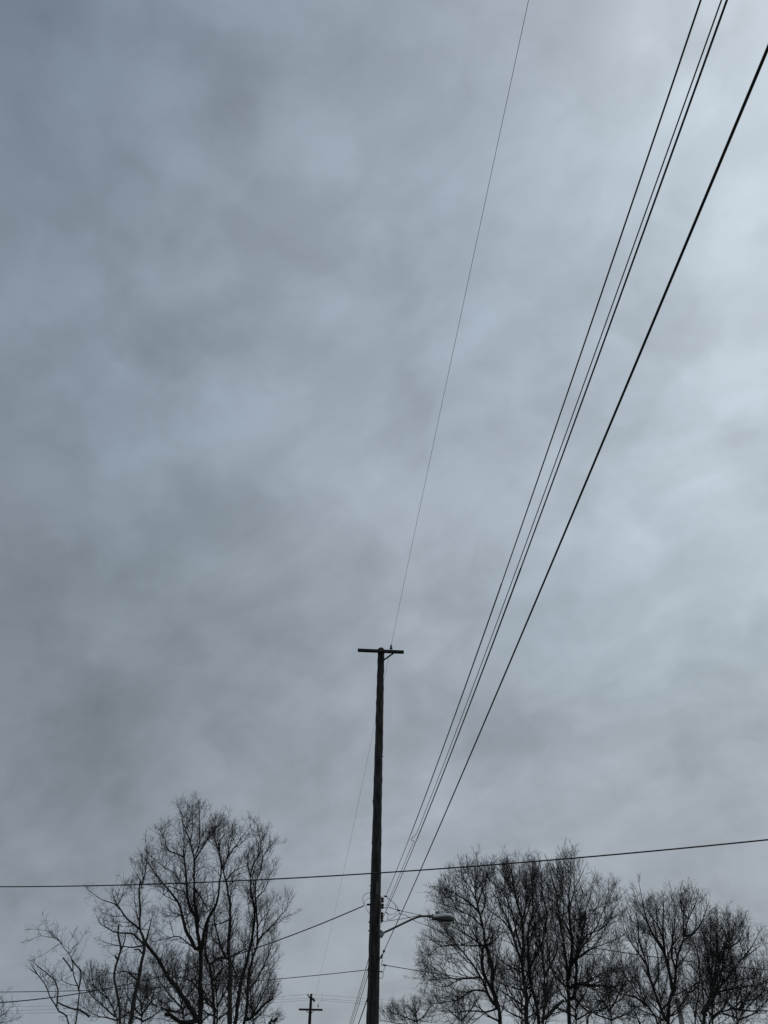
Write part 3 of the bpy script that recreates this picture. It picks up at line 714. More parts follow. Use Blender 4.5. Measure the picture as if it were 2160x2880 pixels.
        [[[5.83,48.0,12.72],[6.22,47.85,13.55],[6.55,47.64,14.43],[6.75,47.52,14.9]],0.04,0.01],
        [[[5.9,48.0,12.04],[6.32,48.19,12.77],[6.28,48.43,13.58],[6.31,48.87,14.92]],0.035,0.01],
        [[[6.0,48.0,11.48],[5.31,47.84,12.05],[4.34,47.62,12.4],[3.35,47.4,12.54]],0.04,0.01],
        [[[6.09,48.0,10.67],[6.38,47.87,11.06],[6.34,47.7,11.52],[6.64,47.41,12.18]],0.04,0.01],
        [[[6.63,48.0,7.02],[6.2,47.85,7.17],[5.55,47.49,7.56],[5.33,47.21,7.97]],0.05,0.012],
        [[[5.9,48.0,10.37],[5.87,48.0,10.37],[5.48,47.87,11.04],[4.83,47.63,11.89],[4.16,47.41,12.56]],0.035,0.01],
    ]},
    {'key': 'right_b', 'Y': 47, 'depth': 3.4, 'poly': [[5.97,6.48],[5.86,8.84],[5.55,11.38],[5.41,12.31],[5.91,13.77],[7.18,14.41],[8.03,14.69],[9.46,14.56],[10.66,14.28],[10.99,12.96],[10.79,10.6],[10.35,6.55]], 'limbs': [
        [[[7.88,47.0,0.0],[7.9,47.0,3.35],[7.92,47.0,6.71],[7.93,47.0,7.76],[7.89,47.0,8.9],[7.86,47.0,9.6],[8.06,47.0,10.57],[8.09,47.0,11.41],[7.95,47.0,12.58],[7.86,47.0,13.1],[7.7,47.0,14.17],[7.6,47.0,14.94]],0.19,0.015],
        [[[7.86,47.0,9.6],[7.64,46.87,10.39],[7.51,46.77,10.86],[7.09,46.63,11.42],[6.61,46.5,11.78],[6.06,46.37,12.05]],0.08,0.01],
        [[[8.16,47.75,0.0],[8.38,47.75,3.4],[8.6,47.75,6.8],[8.57,47.92,7.89],[8.46,48.07,8.6],[8.49,48.27,9.58],[8.53,48.5,10.71],[8.78,48.71,11.67],[9.21,48.99,13.01],[9.3,49.31,14.53],[9.28,49.54,15.62]],0.15,0.012],
        [[[7.71,46.26,0.0],[8.12,46.26,3.32],[8.54,46.26,6.64],[8.83,46.48,7.71],[8.97,46.77,8.88],[9.12,47.1,10.12],[9.38,47.38,11.16],[9.21,47.61,11.96],[8.95,47.78,12.52],[8.65,48.08,13.54]],0.12,0.012],
        [[[7.88,47.0,9.14],[7.8,46.99,9.13],[7.1,46.78,9.41],[6.46,46.51,9.83],[6.02,46.3,10.16]],0.05,0.012],
        [[[7.93,47.0,7.55],[7.85,46.99,7.54],[7.17,46.74,7.9],[6.53,46.47,8.21],[5.89,46.17,8.51]],0.05,0.012],
        [[[7.66,46.88,10.31],[7.63,46.89,10.3],[7.41,47.02,11.3],[7.02,47.19,12.35],[6.83,47.34,13.27],[6.76,47.51,14.29]],0.06,0.01],
        [[[8.01,47.0,10.31],[7.88,47.03,10.33],[7.72,47.59,11.93],[7.47,48.19,13.38],[7.51,48.82,14.93]],0.06,0.01],
        [[[9.38,47.38,11.16],[9.65,47.69,12.25],[9.57,48.1,13.4],[9.79,48.67,14.93],[9.77,48.89,15.51]],0.05,0.01],
        [[[8.49,48.27,9.58],[9.14,48.59,10.43],[9.39,48.9,11.21],[9.49,49.4,12.35]],0.06,0.015],
        [[[8.97,46.77,8.88],[9.38,46.86,9.46],[9.89,47.0,10.21],[9.93,47.18,11.13],[9.81,47.45,12.46]],0.06,0.012],
        [[[8.09,47.0,11.31],[8.11,47.0,11.31],[8.57,47.33,12.3],[9.17,47.78,13.42],[9.4,48.29,14.71]],0.045,0.01],
        [[[7.86,47.0,13.1],[8.22,47.29,13.98],[8.34,47.72,15.1]],0.03,0.01],
        [[[7.95,47.0,12.53],[7.56,46.82,13.21],[7.29,46.67,13.65],[6.8,46.42,14.27]],0.035,0.01],
        [[[8.65,46.34,7.05],[8.76,46.36,7.04],[9.34,46.55,7.51],[9.84,46.73,7.85]],0.09,0.06],
        [[[8.87,46.53,7.94],[9.34,46.26,8.68],[9.68,45.96,9.32]],0.05,0.02],
        [[[8.46,48.07,8.61],[8.4,48.08,8.6],[8.03,48.2,8.48],[7.38,48.49,8.65],[6.69,48.88,9.02]],0.045,0.012],
    ]},
    {'key': 'right_c', 'Y': 51, 'depth': 3.4, 'poly': [[9.65,6.95],[9.76,11.33],[9.54,14.09],[9.9,15.33],[11.17,15.68],[12.31,15.83],[12.99,15.17],[13.85,14.61],[14.62,13.94],[15.0,13.19],[14.76,12.37],[14.42,10.86],[14.4,9.06],[13.61,7.01]], 'limbs': [
        [[[10.4,51.0,0.0],[10.66,51.0,3.59],[10.91,51.0,7.18],[11.05,51.0,8.57],[11.1,51.0,9.57],[11.15,51.0,10.33],[11.17,51.0,11.11],[11.07,51.0,12.18],[11.06,51.0,13.0],[10.98,51.0,14.3],[10.85,51.0,15.23],[10.74,51.0,15.88]],0.2,0.012],
        [[[11.09,51.0,9.46],[11.14,50.99,9.46],[11.44,50.7,10.54],[11.53,50.28,11.77],[11.42,49.9,12.76],[11.56,49.4,14.03],[11.7,48.87,15.31]],0.11,0.012],
        [[[11.08,51.0,9.12],[10.98,51.02,9.12],[10.58,51.22,9.54],[10.3,51.62,10.42],[10.19,51.91,11.05]],0.06,0.02],
        [[[11.07,51.0,9.05],[11.28,50.97,9.06],[11.58,50.91,9.21],[12.12,50.78,9.15],[11.7,50.68,9.19],[12.39,50.48,9.06],[13.21,50.23,8.97],[13.85,50.02,9.07]],0.1,0.02],
        [[[11.05,51.0,8.56],[11.34,51.04,8.58],[11.75,51.38,9.89],[12.07,51.7,10.99],[12.55,52.05,12.14],[13.07,52.42,13.35],[12.64,52.7,12.64],[13.35,53.08,13.76],[14.17,53.59,15.31]],0.1,0.01],
        [[[11.3,50.85,9.99],[11.94,50.66,10.82],[12.72,50.39,11.66],[13.46,50.04,12.75],[13.93,49.68,13.86]],0.06,0.01],
        [[[12.07,51.7,10.99],[11.98,51.71,11.01],[12.9,51.97,11.97],[14.1,52.27,12.58],[15.18,52.7,13.91]],0.05,0.01],
        [[[11.46,50.8,10.22],[12.35,50.54,10.87],[13.24,50.25,11.14],[14.05,49.97,11.35]],0.05,0.01],
        [[[11.42,49.9,12.76],[11.45,49.91,12.77],[12.04,50.33,13.98],[12.53,50.66,14.76],[13.05,51.02,15.57]],0.04,0.01],
        [[[11.07,51.0,12.18],[11.52,51.24,13.34],[11.59,51.51,14.43],[11.75,51.91,15.96]],0.04,0.01],
        [[[11.81,50.85,9.19],[12.84,50.55,9.61],[13.71,50.24,9.87],[14.29,50.01,9.96]],0.05,0.01],
        [[[11.35,51.05,8.59],[12.08,51.36,8.0],[12.82,51.62,7.99],[13.47,51.87,8.26]],0.06,0.015],
    ]},
    {'key': 'right_d', 'Y': 45, 'depth': 3.4, 'poly': [[9.91,6.34],[11.0,8.78],[12.1,10.41],[12.89,11.7],[13.81,12.01],[14.38,12.46],[15.62,12.57],[16.87,12.41],[17.62,12.34],[18.34,11.79],[18.11,9.53],[17.1,6.46]], 'limbs': [
        [[[13.27,45.0,0.0],[13.84,45.0,3.29],[14.42,45.0,6.57],[14.77,45.0,7.63],[15.07,45.0,8.16],[15.43,45.0,9.06],[15.9,45.0,9.99],[16.25,45.0,10.67],[16.62,45.0,11.42],[17.08,45.0,12.01],[17.46,45.0,12.49]],0.16,0.015],
        [[[15.09,45.0,8.2],[15.05,45.0,8.21],[15.19,45.21,9.09],[15.18,45.43,9.83],[15.46,45.83,11.16],[16.02,46.32,12.77]],0.09,0.012],
        [[[14.53,45.0,6.91],[14.41,45.01,6.92],[14.16,45.22,8.28],[14.07,45.41,9.37],[14.04,45.62,10.52],[14.15,45.84,11.73],[13.89,45.96,12.29]],0.08,0.01],
        [[[13.98,45.71,0.0],[14.12,45.71,3.33],[14.25,45.71,6.65],[13.92,45.98,7.59],[13.49,46.29,8.42],[13.09,46.68,9.46],[12.72,47.07,10.48]],0.1,0.012],
        [[[13.57,44.66,0.0],[13.3,44.66,3.26],[13.04,44.66,6.52],[12.31,44.93,7.95],[11.72,45.1,8.48],[11.21,45.24,8.92]],0.07,0.012],
        [[[15.18,45.43,9.83],[14.8,45.62,10.76],[14.67,45.85,11.74],[14.75,46.15,13.02],[14.75,46.24,13.41]],0.06,0.01],
        [[[15.43,45.0,9.06],[15.28,44.74,9.82],[15.56,44.28,10.85],[15.76,43.85,11.73]],0.06,0.01],
        [[[16.2,45.0,10.61],[16.64,45.04,10.68],[17.31,45.15,11.17],[17.8,45.28,11.91]],0.05,0.01],
        [[[14.07,45.41,9.37],[13.74,45.56,10.06],[13.42,45.76,10.77],[13.31,45.98,11.62]],0.05,0.01],
        [[[13.73,44.96,0.0],[14.77,44.96,3.29],[15.8,44.96,6.59],[16.02,44.78,7.48],[16.4,44.46,8.73],[16.44,44.17,9.74],[16.11,43.93,10.46]],0.08,0.012],
        [[[15.33,45.65,10.55],[15.24,45.96,11.48],[15.67,46.4,12.6]],0.05,0.01],
        [[[16.25,45.0,10.67],[16.47,45.19,11.63],[16.99,45.44,12.64]],0.045,0.01],
        [[[13.91,45.99,7.62],[13.86,46.0,7.59],[13.49,46.15,7.97],[12.88,46.35,8.1],[12.24,46.61,8.39]],0.06,0.015],
        [[[12.0,45.58,0.0],[11.31,45.58,3.34],[10.62,45.58,6.68],[11.61,45.42,7.38],[12.36,45.28,7.74],[13.03,45.13,8.24]],0.07,0.02],
        [[[14.16,45.22,8.28],[14.63,45.05,9.0],[14.62,44.81,9.83],[14.36,44.63,10.34]],0.05,0.01],
        [[[16.28,44.56,8.32],[15.77,44.74,7.98],[15.75,44.99,8.58]],0.04,0.012],
        [[[16.62,45.0,11.42],[16.37,44.84,11.96],[16.59,44.61,12.62]],0.035,0.01],
    ]},
    {'key': 'right_e', 'Y': 43, 'depth': 3, 'poly': [[14.49,6.21],[15.72,9.15],[16.49,10.83],[17.47,11.12],[18.4,11.19],[18.91,10.76],[19.4,10.28],[19.85,10.0],[20.49,9.24],[20.2,6.3]], 'limbs': [
        [[[14.39,43.0,0.0],[14.95,43.0,3.19],[15.51,43.0,6.38],[16.14,43.0,7.5],[16.56,43.0,8.25],[17.03,43.0,9.13],[17.41,43.0,9.66],[17.8,43.0,10.2],[18.29,43.0,10.86]],0.14,0.012],
        [[[15.8,43.0,6.91],[15.61,43.04,6.96],[16.59,43.37,7.85],[17.63,43.72,8.63],[18.66,44.1,9.45],[19.44,44.35,9.88],[19.95,44.52,10.14]],0.08,0.01],
        [[[14.54,43.5,0.0],[15.25,43.5,3.22],[15.97,43.5,6.44],[17.15,43.32,7.21],[18.11,43.15,7.75],[19.15,42.94,8.38],[19.75,42.81,8.78]],0.08,0.012],
        [[[14.87,42.6,0.0],[15.91,42.6,3.18],[16.94,42.6,6.36],[17.6,42.83,7.01],[18.65,43.19,7.76],[19.74,43.56,8.33]],0.07,0.012],
        [[[17.03,43.0,9.13],[16.96,42.69,9.91],[17.1,42.19,10.88]],0.05,0.01],
        [[[16.56,43.0,8.25],[16.25,42.92,8.74],[16.28,42.78,9.49],[16.71,42.63,10.21]],0.05,0.01],
        [[[17.41,43.0,9.66],[18.18,43.18,10.02],[18.92,43.46,10.74]],0.045,0.01],
        [[[18.66,44.1,9.45],[19.47,44.38,10.16],[20.07,44.66,10.78]],0.04,0.01],
        [[[17.15,43.32,7.21],[18.08,43.52,7.15],[19.12,43.8,7.2],[19.75,43.97,7.28]],0.05,0.012],
        [[[16.66,43.39,7.91],[16.71,43.37,7.85],[17.57,43.06,8.02],[18.38,42.67,8.08],[19.07,42.3,8.19]],0.045,0.01],
        [[[17.22,43.0,9.39],[17.91,43.34,10.37],[18.33,43.68,11.22]],0.04,0.01],
    ]},
    {'key': 'back_k', 'Y': 75, 'depth': 4, 'poly': [[0.25,8.52],[0.45,10.17],[1.14,10.78],[2.26,11.17],[3.3,11.46],[4.49,11.41],[5.52,11.05],[6.96,10.45],[7.16,8.63]], 'limbs': [
        [[[4.33,75.0,0.0],[3.95,75.0,4.6],[3.57,75.0,9.2],[3.49,75.0,9.88],[3.15,75.0,10.61],[2.68,75.0,11.1]],0.12,0.03],
        [[[3.49,75.0,9.93],[2.08,74.68,10.31],[1.19,74.42,10.63]],0.06,0.015],
        [[[3.49,75.0,9.93],[4.3,74.68,10.47],[4.74,74.3,11.17]],0.06,0.015],
        [[[3.54,75.0,9.56],[1.52,75.6,9.96],[0.49,75.97,10.06]],0.05,0.012],
        [[[3.29,75.0,10.37],[3.91,75.4,11.17],[3.77,75.55,11.44]],0.05,0.012],
    ]},
    {'key': 'back_l', 'Y': 72, 'depth': 4, 'poly': [[4.66,8.32],[5.01,10.66],[6.47,11.66],[8.2,11.69],[9.56,10.74],[9.65,8.4]], 'limbs': [
        [[[6.91,72.0,0.0],[6.91,72.0,4.52],[6.91,72.0,9.04],[6.91,72.0,9.98],[6.71,72.0,10.69],[6.61,72.0,11.42]],0.12,0.03],
        [[[6.89,72.0,9.74],[5.83,71.76,10.41],[5.27,71.55,10.97]],0.06,0.015],
        [[[6.89,72.0,9.74],[7.91,72.54,10.78],[8.59,73.03,11.59]],0.06,0.015],
    ]},
    {'key': 'back_m', 'Y': 66, 'depth': 4, 'poly': [[13.68,7.91],[14.39,11.19],[15.66,12.58],[17.9,13.09],[19.7,12.65],[20.75,11.29],[20.56,8.02]], 'limbs': [
        [[[16.32,66.0,0.0],[16.71,66.0,4.3],[17.1,66.0,8.6],[17.24,66.0,9.68],[17.23,66.0,10.78],[17.12,66.0,11.68]],0.14,0.03],
        [[[17.24,66.0,9.68],[16.36,65.55,10.93],[15.9,65.2,11.77]],0.07,0.012],
        [[[17.23,66.0,9.89],[18.29,65.73,11.21],[18.93,65.5,12.1]],0.07,0.012],
        [[[17.19,66.0,9.24],[18.8,65.65,9.88],[19.91,65.28,10.73]],0.06,0.012],
        [[[17.19,66.0,9.24],[15.64,65.45,9.8],[14.88,64.82,10.8]],0.06,0.012],
    ]},
    {'key': 'back_n', 'Y': 64, 'depth': 3, 'poly': [[7.91,7.63],[8.14,10.07],[9.0,11.75],[10.2,12.72],[11.33,12.87],[12.37,12.24],[13.02,10.56],[12.69,7.71]], 'limbs': [
        [[[9.88,64.0,0.0],[10.12,64.0,4.14],[10.37,64.0,8.28],[10.49,64.0,9.7],[10.49,64.0,10.94],[10.54,64.0,12.42]],0.12,0.015],
        [[[10.49,64.0,9.5],[11.27,63.72,10.5],[11.85,63.19,12.1]],0.066,0.012],
        [[[10.47,64.0,9.3],[9.69,64.55,10.37],[9.32,65.38,11.98]],0.06,0.012],
        [[[10.43,64.0,8.9],[11.76,64.41,9.57],[12.98,65.0,10.7]],0.06,0.012],
        [[[10.44,64.0,9.02],[9.26,63.79,9.45],[8.21,63.49,10.21]],0.06,0.012],
        [[[10.5,64.0,10.11],[10.91,63.78,11.12],[11.2,63.38,12.55]],0.054,0.012],
        [[[10.5,64.0,10.32],[10.01,63.61,11.29],[9.79,63.1,12.35]],0.048,0.012],
    ]},
    {'key': 'back_o', 'Y': 61, 'depth': 3, 'poly': [[10.71,7.4],[11.06,10.02],[12.1,11.98],[13.49,13.12],[14.76,13.29],[15.89,12.55],[16.5,10.58],[15.99,7.48]], 'limbs': [
        [[[12.67,61.0,0.0],[13.05,61.0,4.01],[13.43,61.0,8.03],[13.64,61.0,9.59],[13.71,61.0,11.02],[13.85,61.0,12.77]],0.12,0.015],
        [[[13.63,61.0,9.35],[14.48,60.44,10.47],[15.06,59.38,12.25]],0.066,0.012],
        [[[13.59,61.0,9.12],[12.75,61.28,10.32],[12.38,61.72,12.11]],0.06,0.012],
        [[[13.53,61.0,8.65],[14.87,60.65,9.33],[16.0,60.13,10.45]],0.06,0.012],
        [[[13.55,61.0,8.79],[12.26,60.78,9.3],[11.12,60.48,10.18]],0.06,0.012],
        [[[13.68,61.0,10.06],[14.19,60.8,11.25],[14.59,60.45,12.93]],0.054,0.012],
        [[[13.69,61.0,10.3],[13.17,60.57,11.44],[12.96,60.01,12.67]],0.048,0.012],
    ]},
    {'key': 'back_p', 'Y': 65, 'depth': 3, 'poly': [[17.43,7.87],[17.95,10.36],[19.14,12.08],[20.64,13.07],[22.0,13.22],[23.16,12.58],[23.75,10.88],[23.07,7.96]], 'limbs': [
        [[[19.18,65.0,0.0],[19.79,65.0,4.28],[20.39,65.0,8.55],[20.68,65.0,9.99],[20.81,65.0,11.25],[21.02,65.0,12.77]],0.12,0.015],
        [[[20.66,65.0,9.79],[21.65,64.72,10.8],[22.45,64.21,12.44]],0.066,0.012],
        [[[20.61,65.0,9.58],[19.55,64.5,10.53],[18.92,63.77,11.88]],0.06,0.012],
        [[[20.52,65.0,9.17],[22.0,64.79,9.78],[23.28,64.5,10.8]],0.06,0.012],
        [[[20.55,65.0,9.29],[19.15,64.69,9.72],[17.92,64.26,10.47]],0.06,0.012],
        [[[20.74,65.0,10.41],[21.47,65.31,11.52],[22.23,65.85,13.15]],0.054,0.012],
        [[[20.75,65.0,10.62],[20.5,65.47,11.74],[20.64,66.08,13.03]],0.048,0.012],
    ]},
    {'key': 'back_q', 'Y': 60, 'depth': 3, 'poly': [[21.08,7.47],[21.71,9.77],[22.9,11.36],[24.36,12.27],[25.62,12.42],[26.65,11.83],[27.1,10.25],[26.3,7.55]], 'limbs': [
        [[[22.43,60.0,0.0],[23.14,60.0,4.04],[23.85,60.0,8.09],[24.2,60.0,9.43],[24.4,60.0,10.59],[24.69,60.0,12.0]],0.12,0.015],
        [[[24.18,60.0,9.24],[25.08,59.61,10.16],[25.77,58.9,11.63]],0.066,0.012],
        [[[24.12,60.0,9.05],[23.18,59.6,9.93],[22.66,59.02,11.2]],0.06,0.012],
        [[[24.02,60.0,8.67],[25.7,60.5,9.32],[27.36,61.19,10.41]],0.06,0.012],
        [[[24.05,60.0,8.78],[22.77,59.73,9.18],[21.65,59.36,9.88]],0.06,0.012],
        [[[24.29,60.0,9.81],[24.84,59.78,10.76],[25.3,59.39,12.11]],0.054,0.012],
        [[[24.31,60.0,10.01],[24.13,60.32,11.03],[24.32,60.73,12.19]],0.048,0.012],
    ]},
    {'key': 'back_t', 'Y': 50, 'depth': 3, 'poly': [[16.9,6.48],[17.55,9.06],[18.53,11.2],[19.55,12.45],[20.31,12.64],[20.79,11.8],[20.72,9.63],[19.87,6.53]], 'limbs': [
        [[[17.29,50.0,0.0],[17.9,50.0,3.5],[18.51,50.0,6.99],[18.91,50.0,8.57],[19.24,50.0,10.13],[19.68,50.0,12.06]],0.12,0.015],
        [[[18.86,50.0,8.31],[19.47,49.53,9.54],[19.95,48.55,11.5]],0.066,0.012],
        [[[18.79,50.0,8.06],[18.66,50.37,9.39],[18.98,51.01,11.4]],0.06,0.012],
        [[[18.66,50.0,7.56],[19.68,50.19,8.35],[20.79,50.55,9.71]],0.06,0.012],
        [[[18.7,50.0,7.71],[18.01,49.72,8.26],[17.41,49.22,9.2]],0.06,0.012],
        [[[19.03,50.0,9.08],[19.44,49.62,10.34],[19.79,48.91,12.12]],0.054,0.012],
        [[[19.08,50.0,9.34],[19.0,49.77,10.63],[19.1,49.45,12.05]],0.048,0.012],
    ]},
    {'key': 'back_r', 'Y': 60, 'depth': 3, 'poly': [[-12.48,6.94],[-12.92,9.56],[-12.56,11.56],[-11.65,12.72],[-10.57,12.9],[-9.35,12.13],[-8.24,10.13],[-7.8,7.01]], 'limbs': [
        [[[-9.32,60.0,0.0],[-9.78,60.0,3.77],[-10.23,60.0,7.55],[-10.5,60.0,9.12],[-10.85,60.0,10.58],[-11.23,60.0,12.36]],0.12,0.015],
        [[[-10.44,60.0,8.88],[-9.85,59.62,10.05],[-9.53,58.88,11.93]],0.066,0.012],
        [[[-10.4,60.0,8.64],[-11.6,60.31,9.87],[-12.61,60.81,11.7]],0.06,0.012],
        [[[-10.33,60.0,8.17],[-9.32,60.35,8.94],[-8.6,60.89,10.25]],0.06,0.012],
        [[[-10.35,60.0,8.31],[-11.65,60.21,8.88],[-12.96,60.52,9.88]],0.06,0.012],
        [[[-10.6,60.0,9.6],[-10.39,59.64,10.78],[-10.35,58.97,12.44]],0.054,0.012],
        [[[-10.66,60.0,9.84],[-11.43,60.22,11.11],[-11.96,60.51,12.54]],0.048,0.012],
    ]},
    {'key': 'back_s', 'Y': 57, 'depth': 3, 'poly': [[-15.98,6.61],[-16.39,8.43],[-16.1,9.51],[-15.42,10.12],[-14.62,10.22],[-13.72,9.82],[-12.87,8.75],[-12.43,6.66]], 'limbs': [
        [[[-13.19,57.0,0.0],[-13.76,57.0,3.59],[-14.33,57.0,7.18],[-14.56,57.0,8.19],[-14.83,57.0,8.99],[-15.11,57.0,9.93]],0.12,0.015],
        [[[-14.52,57.0,8.06],[-14.04,56.67,8.69],[-13.76,56.08,9.68]],0.066,0.012],
        [[[-14.49,57.0,7.93],[-15.43,57.31,8.61],[-16.22,57.76,9.61]],0.06,0.012],
        [[[-14.43,57.0,7.67],[-13.56,56.69,8.04],[-12.88,56.26,8.65]],0.06,0.012],
        [[[-14.45,57.0,7.75],[-15.31,56.65,8.01],[-16.09,56.17,8.46]],0.06,0.012],
        [[[-14.64,57.0,8.46],[-14.6,57.26,9.16],[-14.78,57.72,10.19]],0.054,0.012],
        [[[-14.69,57.0,8.59],[-15.16,56.74,9.21],[-15.41,56.4,9.89]],0.048,0.012],
    ]},
]

# ------------------------------------------------------------------ the near utility pole
def profile_at(z, prof):
    zs = [p[1] for p in prof]; xs = [p[0] for p in prof]; rs = [p[2] for p in prof]
    return float(np.interp(z, zs, xs)), float(np.interp(z, zs, rs))


def make_shaft(prof, y, ztop, seed, sides=20, rough=0.006):
    """tapered round trunk with shallow drying checks and a weathered, domed top"""
    rg = np.random.RandomState(seed)
    zs = np.concatenate([np.arange(0, ztop - .12, .16), ztop - np.array([.11, .06, .025, .006, 0])])
    ph = rg.uniform(0, 6.28, 6)
    checks = [(rg.uniform(0, 6.28), rg.uniform(0, ztop), rg.uniform(.5, 2.2)) for _ in range(26)]
    V, F = [], []
    for i, z in enumerate(zs):
        x, r = profile_at(z, prof)
        dome = {0: 0.0, 1: .18, 2: .42, 3: .72, 4: 1.0}
        k = len(zs) - 1 - i
        sh = [.35, .68, .86, .96, 1.0][k] if k < 5 else 1.0
        for j in range(sides):
            t = 2 * math.pi * j / sides
            rr = r * sh * (1 + .012 * math.sin(2 * t + ph[0] + z * .3) + .010 * math.sin(3 * t + ph[1] - z * .5) + .008 * math.sin(z * 1.7 + ph[2]))
            rr += rg.normal(0, rough * .35)
            for ct, cz, cl in checks:
                if abs(z - cz) < cl / 2 and abs((t - ct + math.pi) % (2 * math.pi) - math.pi) < .17:
                    rr -= .011
            V.append((x + rr * math.cos(t), y + rr * math.sin(t), z))
    for i in range(len(zs) - 1):
        for j in range(sides):
            j2 = (j + 1) % sides
            F.append((i * sides + j, i * sides + j2, (i + 1) * sides + j2, (i + 1) * sides + j))
    F.append(tuple(range((len(zs) - 1) * sides, len(zs) * sides)))
    me = bpy.data.meshes.new('mesh')
    me.from_pydata(V, [], F)
    return me


def bolt(parent, p, axis, r=.016, l=.03, mat='steel'):
    return lathe('bolt', [(r * 1.6, 0), (r * 1.6, .006), (r, .007), (r, l), (r * .6, l + .004)], p, axis, mat, parent, 6)


PY = 22.0
prof = [[PT['pole'][0][0] - .004, 0.0, .172]] + PT['pole']
ztop = PT['pole'][-1][1] + .09
prof = prof + [[prof[-1][0], ztop, prof[-1][2] - .002]]
pole = empty('utility_pole', (prof[0][0], PY, 0))
tag(pole, 'tall weathered wooden utility pole with short crossarm, nearest of all the poles', 'utility pole')
shaft = link('shaft', make_shaft(prof, PY, ztop, 3, 24, .014), 'pole_wood', pole)
# crossarm bolted on the near face
xa, xb = np.array(PT['xarm'][0]), np.array(PT['xarm'][1])
th = PT['xarm_thick'][0][2] - PT['xarm_thick'][1][2]
mid = (xa + xb) / 2
tilt = math.atan2(xb[2] - xa[2], xb[0] - xa[0])
ya = PY - profile_at(ztop, prof)[1] - .045
arm = box('crossarm', (mid[0], ya, mid[2]), (np.linalg.norm(xb - xa), .085, th), 'arm_wood', pole, (0, -tilt, 0), .008)
bolt(arm, (prof[-1][0], ya - .052, mid[2]), (0, -1, 0), .02)
bolt(arm, (PT['pin'][0][0], ya - .052, mid[2] - .01), (0, -1, 0), .012)
b0, b1 = np.array(PT['brace'][0]), np.array(PT['brace'][1])
b0[1] = ya + .02; b1[1] = PY - .085; b1[0] -= .03
dv = b1 - b0
br = box_mesh(np.linalg.norm(dv), .03, .045, .004)
br.transform(Matrix.Translation((b0 + b1) / 2) @ Vector(dv).to_track_quat('X', 'Z').to_matrix().to_4x4())
link('crossarm_brace', br, 'arm_wood', pole, False)
pb = np.array([PT['pin'][0][0], ya, mid[2] + th / 2 - .004])
pin_top = PT['pin'][1][2]
hp = pin_top - pb[2]
pin = lathe('insulator_pin', [(.012, -.02), (.012, hp * .45)], pb, (0, 0, 1), 'steel', pole, 8)
lathe('pin_insulator', [(.02, hp * .25), (.048, hp * .28), (.050, hp * .40), (.030, hp * .48), (.040, hp * .56), (.040, hp * .68), (.022, hp * .76), (.032, hp * .86), (.028, hp), (.012, hp * 1.05)], pb, (0, 0, 1), 'porcelain', pole, 14)
# secondary rack with four spools on the right flank
rk = PT['rackpts']
xr, rr_ = profile_at(rk[1][2], prof)
xface = xr + rr_
rack = box('insulator_rack', (xface + .012, PY - .12, (rk[4][2] + rk[5][2]) / 2), (.02, .05, rk[4][2] - rk[5][2] + .10), 'steel', pole, (0, 0, 0), .003)
for k in range(4):
    cx, cz = rk[k][0], rk[k][2]
    ln = cx - xface + .03
    for s in (-1, 1):
        box('clevis', (xface + ln / 2, PY - .12, cz + s * .052), (ln, .04, .010), 'steel', rack, (0, 0, 0), .002)
    lathe('spool', [(.032, -.045), (.042, -.038), (.040, -.015), (.024, -.006), (.024, .006), (.040, .015), (.042, .038), (.032, .045)], (cx, PY - .12, cz), (0, 0, 1), 'porcelain', rack, 12)
    lathe('spool_bolt', [(.007, -.075), (.007, .075)], (cx, PY - .12, cz), (0, 0, 1), 'steel', rack, 6)
# left dead-end clevis, lower cable eye, marker plate, step bolts
cl = PT['clampL']
lathe('dead_end_clevis', [(.018, 0), (.024, .02), (.024, .09), (.014, .10), (.014, .22)], cl[1], np.array(cl[2]) - np.array(cl[1]), 'steel', pole, 8)
for z_, s in ((5.98, -1), (6.18, -1), (7.05, -1), (9.3, -1), (10.6, 1)):
    x_, r_ = profile_at(z_, prof)
    bolt(pole, (x_ + s * (r_ - .004), PY - .03, z_), (s, -.15, 0), .014, .022)
x_, r_ = profile_at(6.95, prof)
box('marker_plate', (x_ + .05, PY - r_ - .002, 6.95), (.075, .008, .30), 'steel', pole, (0, 0, 0), .002)
for z_ in (5.36, 5.06):
    x_, r_ = profile_at(z_, prof)
    lathe('eye_bolt', [(.012, -.03), (.012, .04), (.022, .045), (.022, .065), (.010, .07)], (x_ + r_, PY - .1, z_), (1, -.2, 0), 'steel', pole, 8)
# weathered wood moulding over the ground wire
zz = np.arange(2.0, 12.6, .5)
gw = []
for z_ in zz:
    x_, r_ = profile_at(z_, prof)
    gw.append((x_ - (r_ + .002) * math.cos(R(52)), PY - (r_ + .002) * math.sin(R(52)), z_))
tube('ground_wire', gw, .007, 'bare_wire', pole, 6)

# ------------------------------------------------------------------ street lamp on its bracket
lampY = PY - .15
armp = [(p[0], lampY, p[2]) for p in PT['arm']]
xl, rl = profile_at(armp[0][2], prof)
lamp = empty('street_lamp', (xl + rl, lampY, armp[0][2]))
tag(lamp, 'grey cobra-head street lamp on a curved arm bolted to the near pole', 'street lamp')
tube('arm', [(xl + rl - .02, lampY, armp[0][2] - .02)] + armp, .024, 'arm_tube', lamp, 12, .06)
pm = bpy.data.meshes.new('mesh')
bm = bmesh.new()
x0 = xl + rl - .012
zc = armp[0][2]
pr = [(x0, zc + .115), (x0, zc - .085), (x0 + .06, zc - .085), (x0 + .135, zc + .028), (x0 + .05, zc + .075)]
for s in (-.035, .035):
    vs_ = [bm.verts.new((a, lampY + s, b)) for a, b in pr]
    bm.faces.new(vs_ if s > 0 else vs_[::-1])
bm.verts.ensure_lookup_table()
n_ = len(pr)
